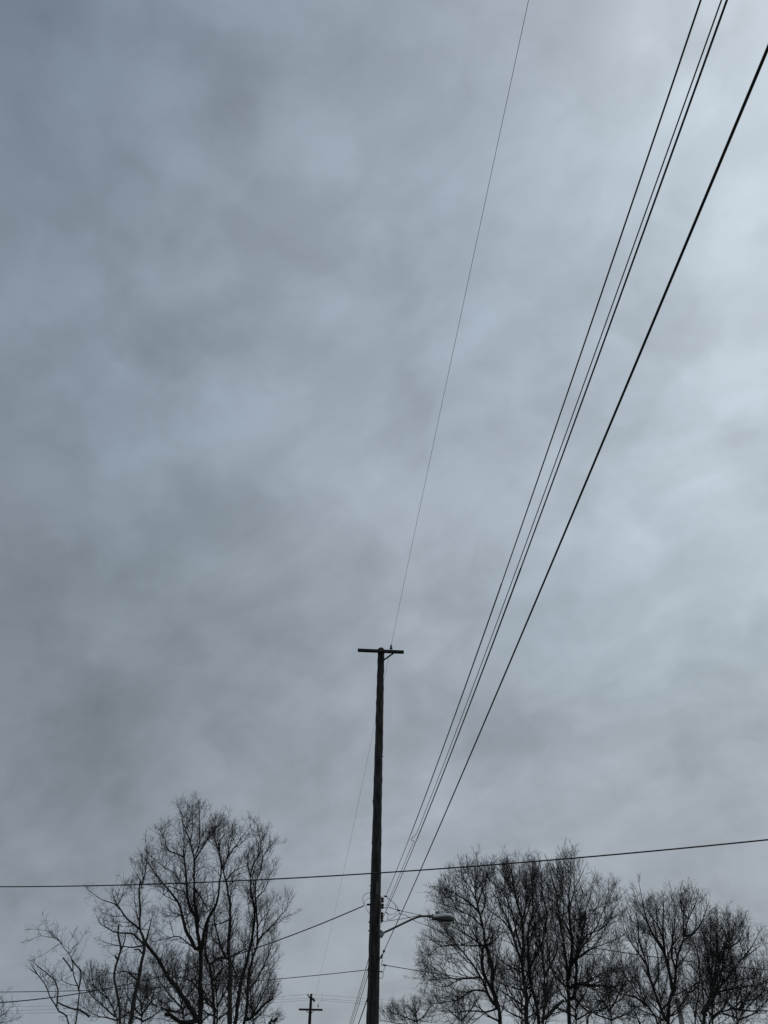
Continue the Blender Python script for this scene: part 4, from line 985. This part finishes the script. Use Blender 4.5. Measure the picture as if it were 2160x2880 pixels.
for i in range(n_):
    j = (i + 1) % n_
    bm.faces.new((bm.verts[i], bm.verts[j], bm.verts[n_ + j], bm.verts[n_ + i]))
bm.to_mesh(pm); bm.free()
brk = link('mounting_bracket', pm, 'galvanised', lamp, False)
bolt(brk, (x0 + .03, lampY - .036, zc + .05), (0, -1, 0), .012)
bolt(brk, (x0 + .03, lampY - .036, zc - .05), (0, -1, 0), .012)
h0, h1 = np.array(PT['head'][0]), np.array(PT['head'][1])
HL = float(np.linalg.norm(h1 - h0))
hang = math.atan2(h1[2] - h0[2], h1[0] - h0[0])
HM = Matrix.Translation((h0[0], lampY, h0[2])) @ Matrix.Rotation(-hang, 4, 'Y')
hs = HL / .56


def loft(secs, n=24, e=2.6, close=True):
    V, F = [], []
    for (x, zt, zb, hw) in secs:
        zm, hh = (zt + zb) / 2, (zt - zb) / 2
        for j in range(n):
            t = 2 * math.pi * j / n
            c_, s_ = math.cos(t), math.sin(t)
            V.append((x * hs, 1.1 * hw * hs * math.copysign(abs(c_) ** (2 / e), c_), 1.1 * (zm + hh * math.copysign(abs(s_) ** (2 / e), s_)) * hs))
    m = len(secs)
    for i in range(m - 1):
        for j in range(n):
            j2 = (j + 1) % n
            F.append((i * n + j, (i + 1) * n + j, (i + 1) * n + j2, i * n + j2))
    F.append(tuple(range(n)))
    F.append(tuple(range((m - 1) * n, m * n))[::-1])
    me = bpy.data.meshes.new('mesh')
    me.from_pydata(V, [], F)
    me.transform(HM)
    return me


housing = link('housing', loft([(0, .050, -.022, .055), (.012, .053, -.024, .060), (.07, .056, -.024, .075), (.15, .062, -.022, .10), (.25, .072, -.018, .128), (.35, .080, -.014, .145), (.42, .078, -.014, .145), (.48, .064, -.016, .128), (.525, .036, -.020, .09), (.548, .006, -.024, .05)]), 'lamp_paint', lamp)
link('latch_door', loft([(-.012, -.026, -.056, .045), (.02, -.027, -.058, .056), (.10, -.027, -.060, .080), (.17, -.025, -.068, .100), (.23, -.022, -.082, .112), (.275, -.020, -.090, .118)], 20), 'lamp_dark', housing)
link('rim', loft([(.255, -.016, -.080, .110), (.28, -.016, -.088, .128), (.36, -.016, -.094, .142), (.44, -.018, -.090, .136), (.50, -.020, -.074, .110), (.540, -.026, -.050, .055)], 24), 'lamp_dark', housing)
link('refractor', loft([(.268, -.086, -.104, .075), (.285, -.088, -.126, .094), (.32, -.090, -.148, .110), (.37, -.092, -.162, .116), (.42, -.090, -.158, .110), (.455, -.086, -.138, .094), (.482, -.080, -.108, .066)], 24, 2.2), 'glass', lamp)
pcx = (PT['photocell'][0][0] - h0[0])
lathe('photocell', [(.036, -.02), (.036, .012), (.031, .014), (.032, .066), (.031, .074), (.024, .080)], HM @ Vector((pcx, 0, .058 * hs)), (0, 0, 1), 'lamp_dark', lamp, 14)
sf = box_mesh(.07, .11, .112, .014)
sf.transform(HM @ Matrix.Translation((.004, 0, .006)))
link('slip_fitter', sf, 'lamp_dark', lamp, False)

# ------------------------------------------------------------------ overhead wires
def span_pts(w, L=None, step=.5, s0=0.0):
    L = w['L'] if L is None else L
    n = max(2, int((L - s0) / step))
    s = np.linspace(s0, L, n + 1)
    a, d = w['a'], w['d']
    return np.stack([a[0] + d[0] * s, a[1] + d[1] * s, a[2] + w['b'] * s + w['c'] * s * s], 1)


def wire(name, label, pts, r, mat='insulation', group=None, sides=6, cat='wire'):
    o = link(name, tubes([(np.array(pts, float), np.full(len(pts), r))], sides), mat)
    return tag(o, label, cat, group)


def twisted(name, label, pts, r, strands, off, pitch, cat='wire', mat='insulation', group=None):
    """strands wound round each other, each strand a part"""
    P = catmull(pts, pitch / 7)
    T = np.gradient(P, axis=0)
    T /= np.linalg.norm(T, axis=1, keepdims=True)
    U = np.cross(T, (0, 0, 1.0)); U /= np.linalg.norm(U, axis=1, keepdims=True)
    V = np.cross(T, U)
    s = np.concatenate([[0], np.cumsum(np.linalg.norm(np.diff(P, axis=0), axis=1))])
    e = empty(name, tuple(P[0]))
    tag(e, label, cat, group)
    for k in range(strands):
        ph = 2 * math.pi * (s / pitch + k / strands)
        Q = P + off * (np.cos(ph)[:, None] * U + np.sin(ph)[:, None] * V)
        link('strand', tubes([(Q, np.full(len(Q), r))], 5), mat if k else 'bare_wire', e)
    return e


# pole-top conductor: one wire tied at the insulator, on to the far pole and back over the camera
near = span_pts(W['prim_near'], step=1.0)
farp = span_pts(W['prim_far'], step=1.0)
top_pt = np.array([pb[0], ya, pin_top - .02])
near = near + (top_pt - near[0]) * np.exp(-np.linalg.norm(near - near[0], axis=1) / 2.0)[:, None]
farp = farp + (top_pt - farp[0]) * np.exp(-np.linalg.norm(farp - farp[0], axis=1) / 2.0)[:, None]
wire('overhead_wire', 'hair-thin wire running over the pole-top insulator from far pole to upper sky', np.concatenate([farp[::-1], near[1:]]), .0042, 'bare_wire')
# three secondaries leaving the rack towards the camera
NG = 'secondary wires leaving the rack'
for key, lab, r, sleeve in (('s1', 'left of the three close dark wires rising from the insulator rack', .0064, (5.4, 14.34)),
                            ('s2', 'thinnest, middle wire of the three close wires rising from the rack', .0050, None),
                            ('s3', 'right of the three close dark wires rising from the insulator rack', .0068, (6.74, 15.34))):
    w = W[key]
    P = span_pts(w, step=.4)
    if key == 's2':
        ki = int(np.argmin(np.abs(np.linalg.norm(P - P[0], axis=1) - 6.19)))
        k0 = P[ki].copy()
        P = np.concatenate([P[:ki], [k0 + (.012, .06, -.008), k0 + (-.045, .03, .0), k0 + (-.052, .0, .02), k0 + (.004, -.12, .035)], P[ki + 1:]])
    e = wire('overhead_wire', lab, P, r, 'insulation', NG)
    if sleeve:
        link('cover_sleeve', tubes([(span_pts(w, sleeve[1], .5, sleeve[0]), np.full(max(2, int((sleeve[1] - sleeve[0]) / .5)) + 1, r + .0024))], 8), 'insulation', e)
# telephone cable: thick jacket lashed under a strand
w = W['cable']
cab = empty('telephone_cable', tuple(w['a']))
tag(cab, 'thickest black cable rising to the right edge, lowest on the near pole', 'cable')
P = span_pts(w, step=.4, s0=1.2)
link('jacket', tubes([(P, np.full(len(P), .0080))], 10), 'insulation', cab)
link('messenger', tubes([(P + (0, 0, .0108), np.full(len(P), .0026))], 6), 'bare_wire', cab)
dd = [np.array(p) for p in PT['deadend']]
tube('dead_end_grip', [dd[0], dd[1], dd[2], dd[3], P[0]], .013, 'steel', cab, 6, .05)
lathe('grip_clamp', [(.02, -.03), (.03, -.02), (.03, .02), (.02, .03)], P[0], P[1] - P[0], 'steel', cab, 8)
lathe('grip_clamp', [(.016, -.03), (.026, -.02), (.026, .02), (.016, .03)], dd[2], dd[3] - dd[2], 'steel', cab, 8)
# wires going away behind the pole
FG = 'wires dropping away behind the near pole'
for k, (r, lab) in enumerate(((.0085, 'leftmost of the three parallel wires descending behind the near pole'), (.0065, 'middle of the three parallel wires descending behind the near pole'),
                              (.0085, 'rightmost of the three parallel wires descending behind the near pole'))):
    wire('overhead_wire', lab, span_pts(W['fs%d' % k], step=.8), r, 'insulation', FG)
wire('overhead_wire', 'single thick cable descending behind the near pole at the bottom edge', span_pts(W['fs3'], step=.8), .014, 'insulation', cat='cable')
# cable crossing the whole picture in front of the pole
cw = dict(W['cross'])
P = span_pts(cw, L=34, step=.4, s0=-16)
wire('crossing_cable', 'black cable crossing the whole view in front of pole and trees', P, .0108, 'insulation', None, 8, 'cable')
# service drops
twisted('service_drop', 'twisted service wire sagging left from the pole clevis across the trees', np.concatenate([[PT['clampL'][0]], span_pts(W['ldrop'], step=.8)[1:]]), .0075, 3, .0078, .40)
wire('overhead_wire', 'thin wire running left from low on the near pole across the trees', np.concatenate([[(prof[1][0] - .1, PY, 5.10)], span_pts(W['llow'], step=.8)]), .0085)
wire('overhead_wire', 'thin wire running right from low on the near pole into bare trees', span_pts(W['rlow'], step=.8), .0085)
twisted('service_drop', 'twisted service wire running right behind the street lamp into the trees', span_pts(W['rsvc'], step=.8), .006, 3, .0065, .40)
# far crossing lines
for k, nm in enumerate(('highest', 'middle', 'lowest')):
    P = np.concatenate([span_pts(W['ftl%d' % k], step=3)[::-1], span_pts(W['ftr%d' % k], step=3)[1:]])
    wire('overhead_wire', '%s of three faint lines crossing at the far pole' % nm, P, .0075, 'bare_wire', 'faint lines at the far pole', 5)
# jumpers and connectors by the rack
JG = 'jumper wires looped beside the near pole'
for key, lab, r in (('jl1', 'large jumper loop standing out left of the near pole', .0055), ('jl2', 'small jumper loop nested inside the large left loop', .0045),
                    ('jl3', 'jumper curling down below the clevis left of the pole', .0050), ('jr1', 'jumper arching down from the topmost splice beside the rack', .0070),
                    ('jr1b', 'short hooked jumper between the arching jumper and service splice', .0050), ('jr2', 'wire from the second spool out to the service splice over the lamp arm', .0065),
                    ('jr3', 'straight wire from the lowest spool rising to the service splice', .0070), ('jr4', 'jumper sagging between third spool and service splice', .0050),
                    ('jr6', 'short curled wire tail beside the second spool', .0035), ('drip', 'short lead dropping below the lowest spool to the lamp bracket', .0045),
                    ('jlow', 'looped ground lead hanging by the low right wire on the pole', .0060)):
    o = tube('jumper_wire', PT[key], r, 'insulation', None, 6, .04)
    tag(o, lab, 'wire', JG)
o = tube('service_drop', PT['jr5'] + PT['svc2'], .0065, 'insulation', None, 6, .05)
tag(o, 'wire looping below the rack then drooping right behind the lamp arm into branches', 'wire')
for key, i in (('jr1', 0), ('jr2', 4), ('jr2', 8), ('rlow', 0)):
    p = W['rlow']['a'] if key == 'rlow' else PT[key][i]
    o = lathe('splice_connector', [(.010, -.05), (.018, -.04), (.018, .04), (.010, .05)], p, (1, 0, -.15), 'insulation', None, 8)
    tag(o, {('jr1', 0): 'small black splice on the topmost wire right of the pole', ('jr2', 4): 'black splice where jumpers meet between pole and lamp',
            ('jr2', 8): 'black splice just above the street lamp arm', ('rlow', 0): 'black dead-end grip starting the low right wire'}[(key, i)], 'connector', 'wire splices')

# ------------------------------------------------------------------ far pole and the grey pole among the trees
fp = PT['farpole']; fx = PT['farx']; FY = 77.0
fpx = (fp[0][0] + fp[1][0]) / 2
far = empty('utility_pole', (fpx, FY, 0))
tag(far, 'small distant wooden utility pole with crossarm left of the near pole', 'utility pole')
ft = fp[1][2]
fprof = [[fp[0][0] - (fp[1][0] - fp[0][0]) * 4.0, 0, .19], [fp[0][0], fp[0][2], .135], [fp[1][0], ft, .105], [fp[1][0] + .005, ft + .25, .10]]
link('shaft', make_shaft(fprof, FY, ft + .22, 8, 12), 'far_wood', far)
fm = (np.array(fx[0]) + np.array(fx[1])) / 2
box('crossarm', (fm[0], FY - .16, fm[2]), (fx[1][0] - fx[0][0], .11, .14), 'far_wood', far, (0, 0, 0), .01)
fb = PT['farbr']
for a, b in ((0, 1), (2, 3)):
    p0, p1 = np.array(fb[a]), np.array(fb[b]); p0[1] = FY - .2; p1[1] = FY - .12
    tube('crossarm_brace', [p0, p1], .025, 'far_wood', far, 4)
tp = PT['fartop']
for a, b, r_ in ((0, 1, .05), (5, 6, .06), (7, 8, .045)):
    p0, p1 = np.array(tp[a]), np.array(tp[b]); p0[1] = p1[1] = FY - .14
    tube('insulator_bracket', [p0, p1], r_, 'far_wood', far, 6)
for a, b in ((1, 2), (3, 4), (6, 7)):
    p0 = np.array(tp[a]); p1 = np.array(tp[b]); p0[1] = p1[1] = FY - .14
    L_ = float(np.linalg.norm(p1 - p0))
    lathe('post_insulator', [(.03, 0), (.045, L_ * .2), (.06, L_ * .4), (.04, L_ * .5), (.06, L_ * .65), (.045, L_ * .8), (.06, L_ * .95), (.03, L_ * 1.05)], p0, p1 - p0, 'porcelain', far, 8)
fi = PT['farins']
lathe('pin_insulator', [(.015, -.05), (.015, .12), (.05, .14), (.05, .2), (.03, .24), (.04, .3), (.02, .34)], (fi[0][0], FY - .16, fm[2] + .07), (0, 0, 1), 'porcelain', far, 8)
jw = [(fi[0][0], FY - .16, fm[2] + .40), (fi[0][0] + .25, FY - .15, fm[2] + .62), (fi[0][0] + .33, FY - .14, fm[2] + .95), (fi[0][0] + .2, FY - .1, fm[2] + 1.25)]
tag(tube('jumper_wire', jw, .006, 'bare_wire', None, 5, .1), 'faint curved jumper right of the far pole top', 'wire')
gp = PT['greypole']
gx = gp[0][0]
greyp = empty('utility_pole', (gx, 70, 0))
tag(greyp, 'pale grey pole standing half hidden among the bare branches at right', 'utility pole')
link('shaft', make_shaft([[gx - .05, 0, .26], [gx, gp[0][2], .19]], 70, gp[0][2], 12, 12), 'grey_pole', greyp)
lathe('pole_cap', [(.20, -.02), (.205, .03), (.12, .09), (.02, .11)], (gx, 70, gp[0][2]), (0, 0, 1), 'grey_pole', greyp, 12)

# ------------------------------------------------------------------ bare trees
class Crown:
    """side view outline of a crown (x, z) with a rounded depth: limits how far branches grow"""
    def __init__(s, poly, Y, depth):
        s.poly = np.array(poly); s.Y = Y; s.depth = depth
        s.x0, s.z0 = s.poly.min(0); s.x1, s.z1 = s.poly.max(0)
        s.st = .2
        nx, nz = int((s.x1 - s.x0) / s.st) + 2, int((s.z1 - s.z0) / s.st) + 2
        X, Z_ = np.meshgrid(s.x0 + np.arange(nx) * s.st, s.z0 + np.arange(nz) * s.st)
        ins = np.zeros_like(X, bool)
        n = len(s.poly)
        for i in range(n):
            xa_, za = s.poly[i]; xb_, zb = s.poly[(i + 1) % n]
            if za == zb: continue
            c_ = ((za > Z_) != (zb > Z_)) & (X < (xb_ - xa_) * (Z_ - za) / (zb - za) + xa_)
            ins ^= c_
        s.m = ins.tolist(); s.nx, s.nz = nx, nz
        s.row = []
        for k in range(nz):
            w = np.nonzero(ins[k])[0]
            s.row.append((s.x0 + (w[0] + w[-1]) / 2 * s.st, (w[-1] - w[0] + 1) / 2 * s.st + .2) if len(w) else (0, .1))
        s.cx = (s.x0 + s.x1) / 2

    def inside(s, x, y, z):
        i = int((x - s.x0) / s.st + .5); k = int((z - s.z0) / s.st + .5)
        if k < 0: return True
        if i < 0 or i >= s.nx or k >= s.nz: return False
        if not s.m[k][i]: return False
        c_, h = s.row[k]
        q = 1 - ((x - c_) / h) ** 2
        return abs(y - s.Y) < s.depth * math.sqrt(max(q, 0)) + .9


def grow_path(rg, p, d, L, n, wob, up, crown, slack):
    pts = [p]
    x, y, z = p; dx, dy, dz = d
    st = L / n
    g = rg.gauss
    outn = 0
    for i in range(n):
        dx += g(0, wob); dy += g(0, wob); dz += g(0, wob) + up
        l = math.sqrt(dx * dx + dy * dy + dz * dz)
        dx /= l; dy /= l; dz /= l
        x += dx * st; y += dy * st; z += dz * st
        pts.append((x, y, z))
        if not crown.inside(x, y, z):
            outn += st
            if outn > slack: break
    return pts, (dx, dy, dz)


def side_dir(rg, t, ang, up=0.0):
    # a direction leaving tangent t by ang, round a random azimuth
    ax, ay, az = rg.gauss(0, 1), rg.gauss(0, 1), rg.gauss(0, 1) + up
    k = ax * t[0] + ay * t[1] + az * t[2]
    ax -= k * t[0]; ay -= k * t[1]; az -= k * t[2]
    l = math.sqrt(ax * ax + ay * ay + az * az) + 1e-9
    s_, c_ = math.sin(ang) / l, math.cos(ang)
    return (t[0] * c_ + ax * s_, t[1] * c_ + ay * s_, t[2] * c_ + az * s_)


def tree(name, label, cat, group, d, seed, l1=2.4, sp1=.32, sp2=.24, sp3=.27, sp4=.40, wob=.16, up=.05, ang=(28, 55), twig=.88, t3=(.3, .85), bark='bark', tw='twig', zmin=3.5, gnarl=.035, bare=0.12, thick=1.0):
    rg = random.Random(seed)
    crown = Crown(d['poly'], d['Y'], d['depth'])
    base = d['limbs'][0][0][0]
    root = empty(name, tuple(base))
    tag(root, label, cat, group)
    A1, A2, A3, A4 = [], [], [], []
    nl = 0

    def along(pts, sp, first):
        """places along a path: point, tangent, how far along (0..1)"""
        tot = sum(math.dist(pts[i], pts[i + 1]) for i in range(len(pts) - 1))
        nxt, run = first * rg.uniform(.6, 1.2), 0.0
        for i in range(len(pts) - 1):
            a, b = pts[i], pts[i + 1]
            sl = math.dist(a, b)
            if sl < 1e-6: continue
            t = ((b[0] - a[0]) / sl, (b[1] - a[1]) / sl, (b[2] - a[2]) / sl)
            while nxt < run + sl:
                f = (nxt - run) / sl
                yield (a[0] + (b[0] - a[0]) * f, a[1] + (b[1] - a[1]) * f, a[2] + (b[2] - a[2]) * f), t, nxt / tot
                nxt += sp * rg.uniform(.55, 1.45)
            run += sl

    def twigs4(pts):
        for q, t, T_ in along(pts, sp4, .12):
            dd_ = side_dir(rg, t, R(rg.uniform(28, 62)), .25)
            l_ = rg.uniform(.10, .30)
            A4.append(((q, (q[0] + dd_[0] * l_, q[1] + dd_[1] * l_, q[2] + (dd_[2] + .08) * l_)), (.0040 * twig, .0026 * twig)))

    def one3(q, t, l_, amin, amax):
        dd_ = side_dir(rg, t, R(rg.uniform(amin, amax)), .3)
        path, _ = grow_path(rg, q, dd_, l_, 2, wob * 1.4, up, crown, rg.expovariate(5))
        if len(path) < 2: return
        A3.append((path, tuple((.0074 - .0034 * k / (len(path) - 1)) * twig for k in range(len(path)))))
        twigs4(path)

    def spray3(pts):
        for q, t, T_ in along(pts, sp3, .12):
            one3(q, t, rg.uniform(*t3) * (1.15 - .5 * T_), ang[0], ang[1] + 6)
        a, b = pts[-2], pts[-1]
        sl = math.dist(a, b) + 1e-9
        t = ((b[0] - a[0]) / sl, (b[1] - a[1]) / sl, (b[2] - a[2]) / sl)
        for _ in range(2):
            one3(b, t, rg.uniform(*t3) * .6, 8, 34)

    def spray2(pts, L, r):
        for q, t, T_ in along(pts, sp2, .1 * L + .1):
            l_ = max(.35, L * rg.uniform(.28, .62) * (1.08 - .55 * T_))
            dd_ = side_dir(rg, t, R(rg.uniform(*ang)), .35)
            path, _ = grow_path(rg, q, dd_, l_, 5, wob, up, crown, rg.expovariate(4))
            if len(path) < 3: continue
            r0 = max(.0085, min(.62 * r, .0125 * l_ + .007)) * twig
            A2.append((path, tuple(r0 + (.0058 * twig - r0) * k / (len(path) - 1) for k in range(len(path)))))
            spray3(path)
        spray3(pts[-3:])

    for li, (pts, r0, r1) in enumerate(d['limbs']):
        P_ = catmull(pts, .22)
        n = len(P_)
        seg = np.linalg.norm(np.diff(P_, axis=0), axis=1)
        s_ = np.concatenate([[0], np.cumsum(seg)])
        Lt = s_[-1]
        # natural crookedness, none at the two ends
        rs = np.random.RandomState(seed * 31 + li)
        kx = max(3, int(Lt / .8))
        wv = np.stack([np.interp(s_, np.linspace(0, Lt, kx), rs.normal(0, gnarl, kx)) for _ in range(3)], 1)
        env = np.minimum(1, np.minimum(s_, Lt - s_) / 1.0)[:, None]
        kf = max(4, int(Lt / .3))
        wv = wv + np.stack([np.interp(s_, np.linspace(0, Lt, kf), rs.normal(0, gnarl * .4, kf)) for _ in range(3)], 1)
        P_ = P_ + wv * env
        rad = (r0 + (r1 - r0) * (s_ / Lt) ** .85) * thick
        if pts[0][2] == 0.0:
            rad = rad * (1 + .55 * np.exp(-P_[:, 2] / .6))
        rad = rad * (1 + rs.normal(0, .05, n))
        link('trunk' if li == 0 else 'limb', tubes([(P_, rad)], 9 if r0 > .06 else 6), bark, root)
        if cat == 'dead tree' and li < 2 and r1 > .04: continue
        acc_ = rg.uniform(0, sp1)
        for i in range(n - 1):
            p = P_[i]
            if s_[i] < bare * Lt or p[2] < zmin: continue
            while acc_ < s_[i + 1]:
                if acc_ < s_[i]: acc_ = s_[i] + rg.uniform(0, sp1) * .5; continue
                t = P_[i + 1] - P_[i]; t = t / (np.linalg.norm(t) + 1e-9)
                T_ = acc_ / Lt
                acc_ += sp1 * rg.uniform(.5, 1.5) * (1.25 - .5 * T_)
                l_ = l1 * rg.uniform(.35, 1.0) * (1.1 - .62 * T_) * min(1, .35 + Lt / 6)
                dd_ = side_dir(rg, tuple(t), R(rg.uniform(*ang)), .45)
                path, _ = grow_path(rg, tuple(p), dd_, l_, 7, wob * .8, up, crown, rg.expovariate(3.5))
                if len(path) < 4: continue
                L_ = l_ * (len(path) - 1) / 7
                ra = min(.6 * rad[i], .0125 * L_ + .010)
                ra = max(ra, .009) * (.5 + .5 * twig)
                A1.append((path, tuple(ra + (.005 * twig - ra) * k / (len(path) - 1) for k in range(len(path)))))
                spray2(path, L_, ra)
        # the limb's own leader breaks into a spray
        t = P_[-1] - P_[-3]; t = t / (np.linalg.norm(t) + 1e-9)
        if r1 <= .02:
            for _ in range(3):
                dd_ = side_dir(rg, tuple(t), R(rg.uniform(5, 30)), .3)
                path, _ = grow_path(rg, tuple(P_[-1]), dd_, rg.uniform(.2, .45), 4, wob, up, crown, rg.expovariate(4))
                if len(path) > 2:
                    A2.append((path, tuple(.008 * twig + (.004 - .008) * twig * k / (len(path) - 1) for k in range(len(path)))))
                    spray3(path)
    crown_e = None
    if A1:
        o = link('branches', tubes(A1, 5, False), bark, root); o['kind'] = 'stuff'
    if A2 or A3:
        me = tubes(A2 + A3 + A4, 3, False)
        o = link('crown', me, tw, root); o['kind'] = 'stuff'
    STATS.append((name, d['key'], len(A1), len(A2), len(A3), len(A4)))
    return root


STATS = []
TD = {t['key']: t for t in TREES}
LG = 'bare trees left of the pole'
RG_ = 'bare trees right of the pole'
tree('bare_tree', 'tallest bare tree at left, several stems and a leaning limb', 'tree', LG, TD['maple_a'], 11, l1=2.6, sp1=0.280, ang=(28, 60), wob=.13, gnarl=.035)
tree('bare_tree', 'bare tree with one straight stem in the middle of the left clump', 'tree', LG, TD['maple_b'], 12, l1=2.5, sp1=0.224, ang=(30, 60), wob=.13, gnarl=.035)
tree('bare_tree', 'bare tree on the right side of the left clump, nearest the far pole', 'tree', LG, TD['maple_c'], 13, l1=2.6, sp1=0.252, ang=(26, 52), wob=.12, up=.07)
tree('bare_tree', 'bare tree with broken spike and long left branches beside the tallest left tree', 'tree', LG, TD['maple_d'], 14, l1=1.9, sp1=0.350, ang=(32, 65), wob=.16, gnarl=.04)
tree('dead_snag', 'dead leafless snag with broken top left of the clump', 'dead tree', LG, TD['snag_e'], 15, l1=.5, sp1=5.250, bark='deadwood', gnarl=.02)
tree('thin_tree', 'thin sparse tree with drooping tip far left', 'tree', LG, TD['thin_f'], 16, l1=.8, sp1=.50, sp2=.18, sp3=.2, ang=(30, 65), wob=.2, gnarl=.02, twig=.75, t3=(.15, .4))
tree('bare_tree', 'small bare tree cut off by the left edge at the bottom', 'tree', LG, TD['edge_g'], 17, l1=2.4, sp1=0.385)
tree('bare_tree', 'low twiggy tree behind the trunks of the tallest left tree', 'tree', LG, TD['thick_h'], 18, l1=3.0, sp1=0.210, sp2=.24, twig=.9, up=.09)
tree('bare_tree', 'low brushy tree behind the dead snag', 'tree', LG, TD['thick_i'], 19, l1=2.4, sp1=0.182, up=.09)
tree('bare_tree', 'low brushy tree behind the right side of the left clump', 'tree', LG, TD['thick_j'], 20, l1=2.8, sp1=0.210, twig=.9, up=.09)
tree('bare_tree', 'bare tree behind the street lamp, branches reaching left', 'tree', RG_, TD['right_a'], 21, thick=1.12, l1=3.8, sp1=0.322, ang=(20, 56), wob=.11, up=.06)
tree('bare_tree', 'tall multi-stemmed bare tree right of the one behind the lamp', 'tree', RG_, TD['right_b'], 22, thick=1.12, l1=3.8, sp1=0.322, ang=(18, 54), wob=.11, up=.08)
tree('bare_tree', 'bare tree with thick trunk in the middle of the right group', 'tree', RG_, TD['right_c'], 23, thick=1.12, l1=3.8, sp1=0.308, ang=(20, 56), wob=.11, up=.07)
tree('bare_tree', 'shorter fan-shaped bare tree right of the tall right group', 'tree', RG_, TD['right_d'], 24, thick=1.12, l1=3.5, sp1=0.322, ang=(22, 60), wob=.13, up=.06, twig=.84)
tree('bare_tree', 'spreading bare tree cut off by the right edge', 'tree', RG_, TD['right_e'], 25, thick=1.12, l1=3.5, sp1=0.280, ang=(22, 60), wob=.13, up=.05, twig=.84)
tree('bare_tree', 'low distant bare tree just right of the near pole base', 'tree', RG_, TD['back_k'], 26, l1=3.2, sp1=0.196, up=.1, tw='twig_red')
tree('bare_tree', 'distant bare tree behind the low branches under the street lamp', 'tree', RG_, TD['back_l'], 27, l1=3.2, sp1=0.224, up=.1, tw='twig_red')
tree('bare_tree', 'distant bare tree filling the gap between the two right groups', 'tree', RG_, TD['back_m'], 28, l1=3.2, sp1=0.273, up=.09)
for key, lab, sd in (('back_n', 'low background tree behind the multi-stemmed bare tree trunks', 31), ('back_o', 'background tree behind the thick trunk of the right group', 32),
                      ('back_p', 'background tree behind the fan-shaped bare tree beside the pale pole', 33), ('back_q', 'background tree behind the spreading tree near the right edge', 34)):
    tree('bare_tree', lab, 'tree', RG_, TD[key], sd, l1=2.6, sp1=.30, ang=(24, 56), wob=.16, up=.06)
tree('bare_tree', 'slender bare tree between the fan-shaped tree and the right-edge tree', 'tree', RG_, TD['back_t'], 37, l1=2.6, sp1=.30, ang=(22, 54), wob=.13, up=.07)
for key, lab, sd in (('back_r', 'background tree filling between the left clump trunks', 35), ('back_s', 'low background tree behind the broken-spike tree trunk', 36)):
    tree('bare_tree', lab, 'tree', LG, TD[key], sd, l1=2.4, sp1=.30, ang=(26, 60), wob=.18, up=.06)
print('TREES', STATS, 'twigs', sum(s[4] for s in STATS), 'polys', sum(len(o.data.polygons) for o in col.objects if o.type == 'MESH'))
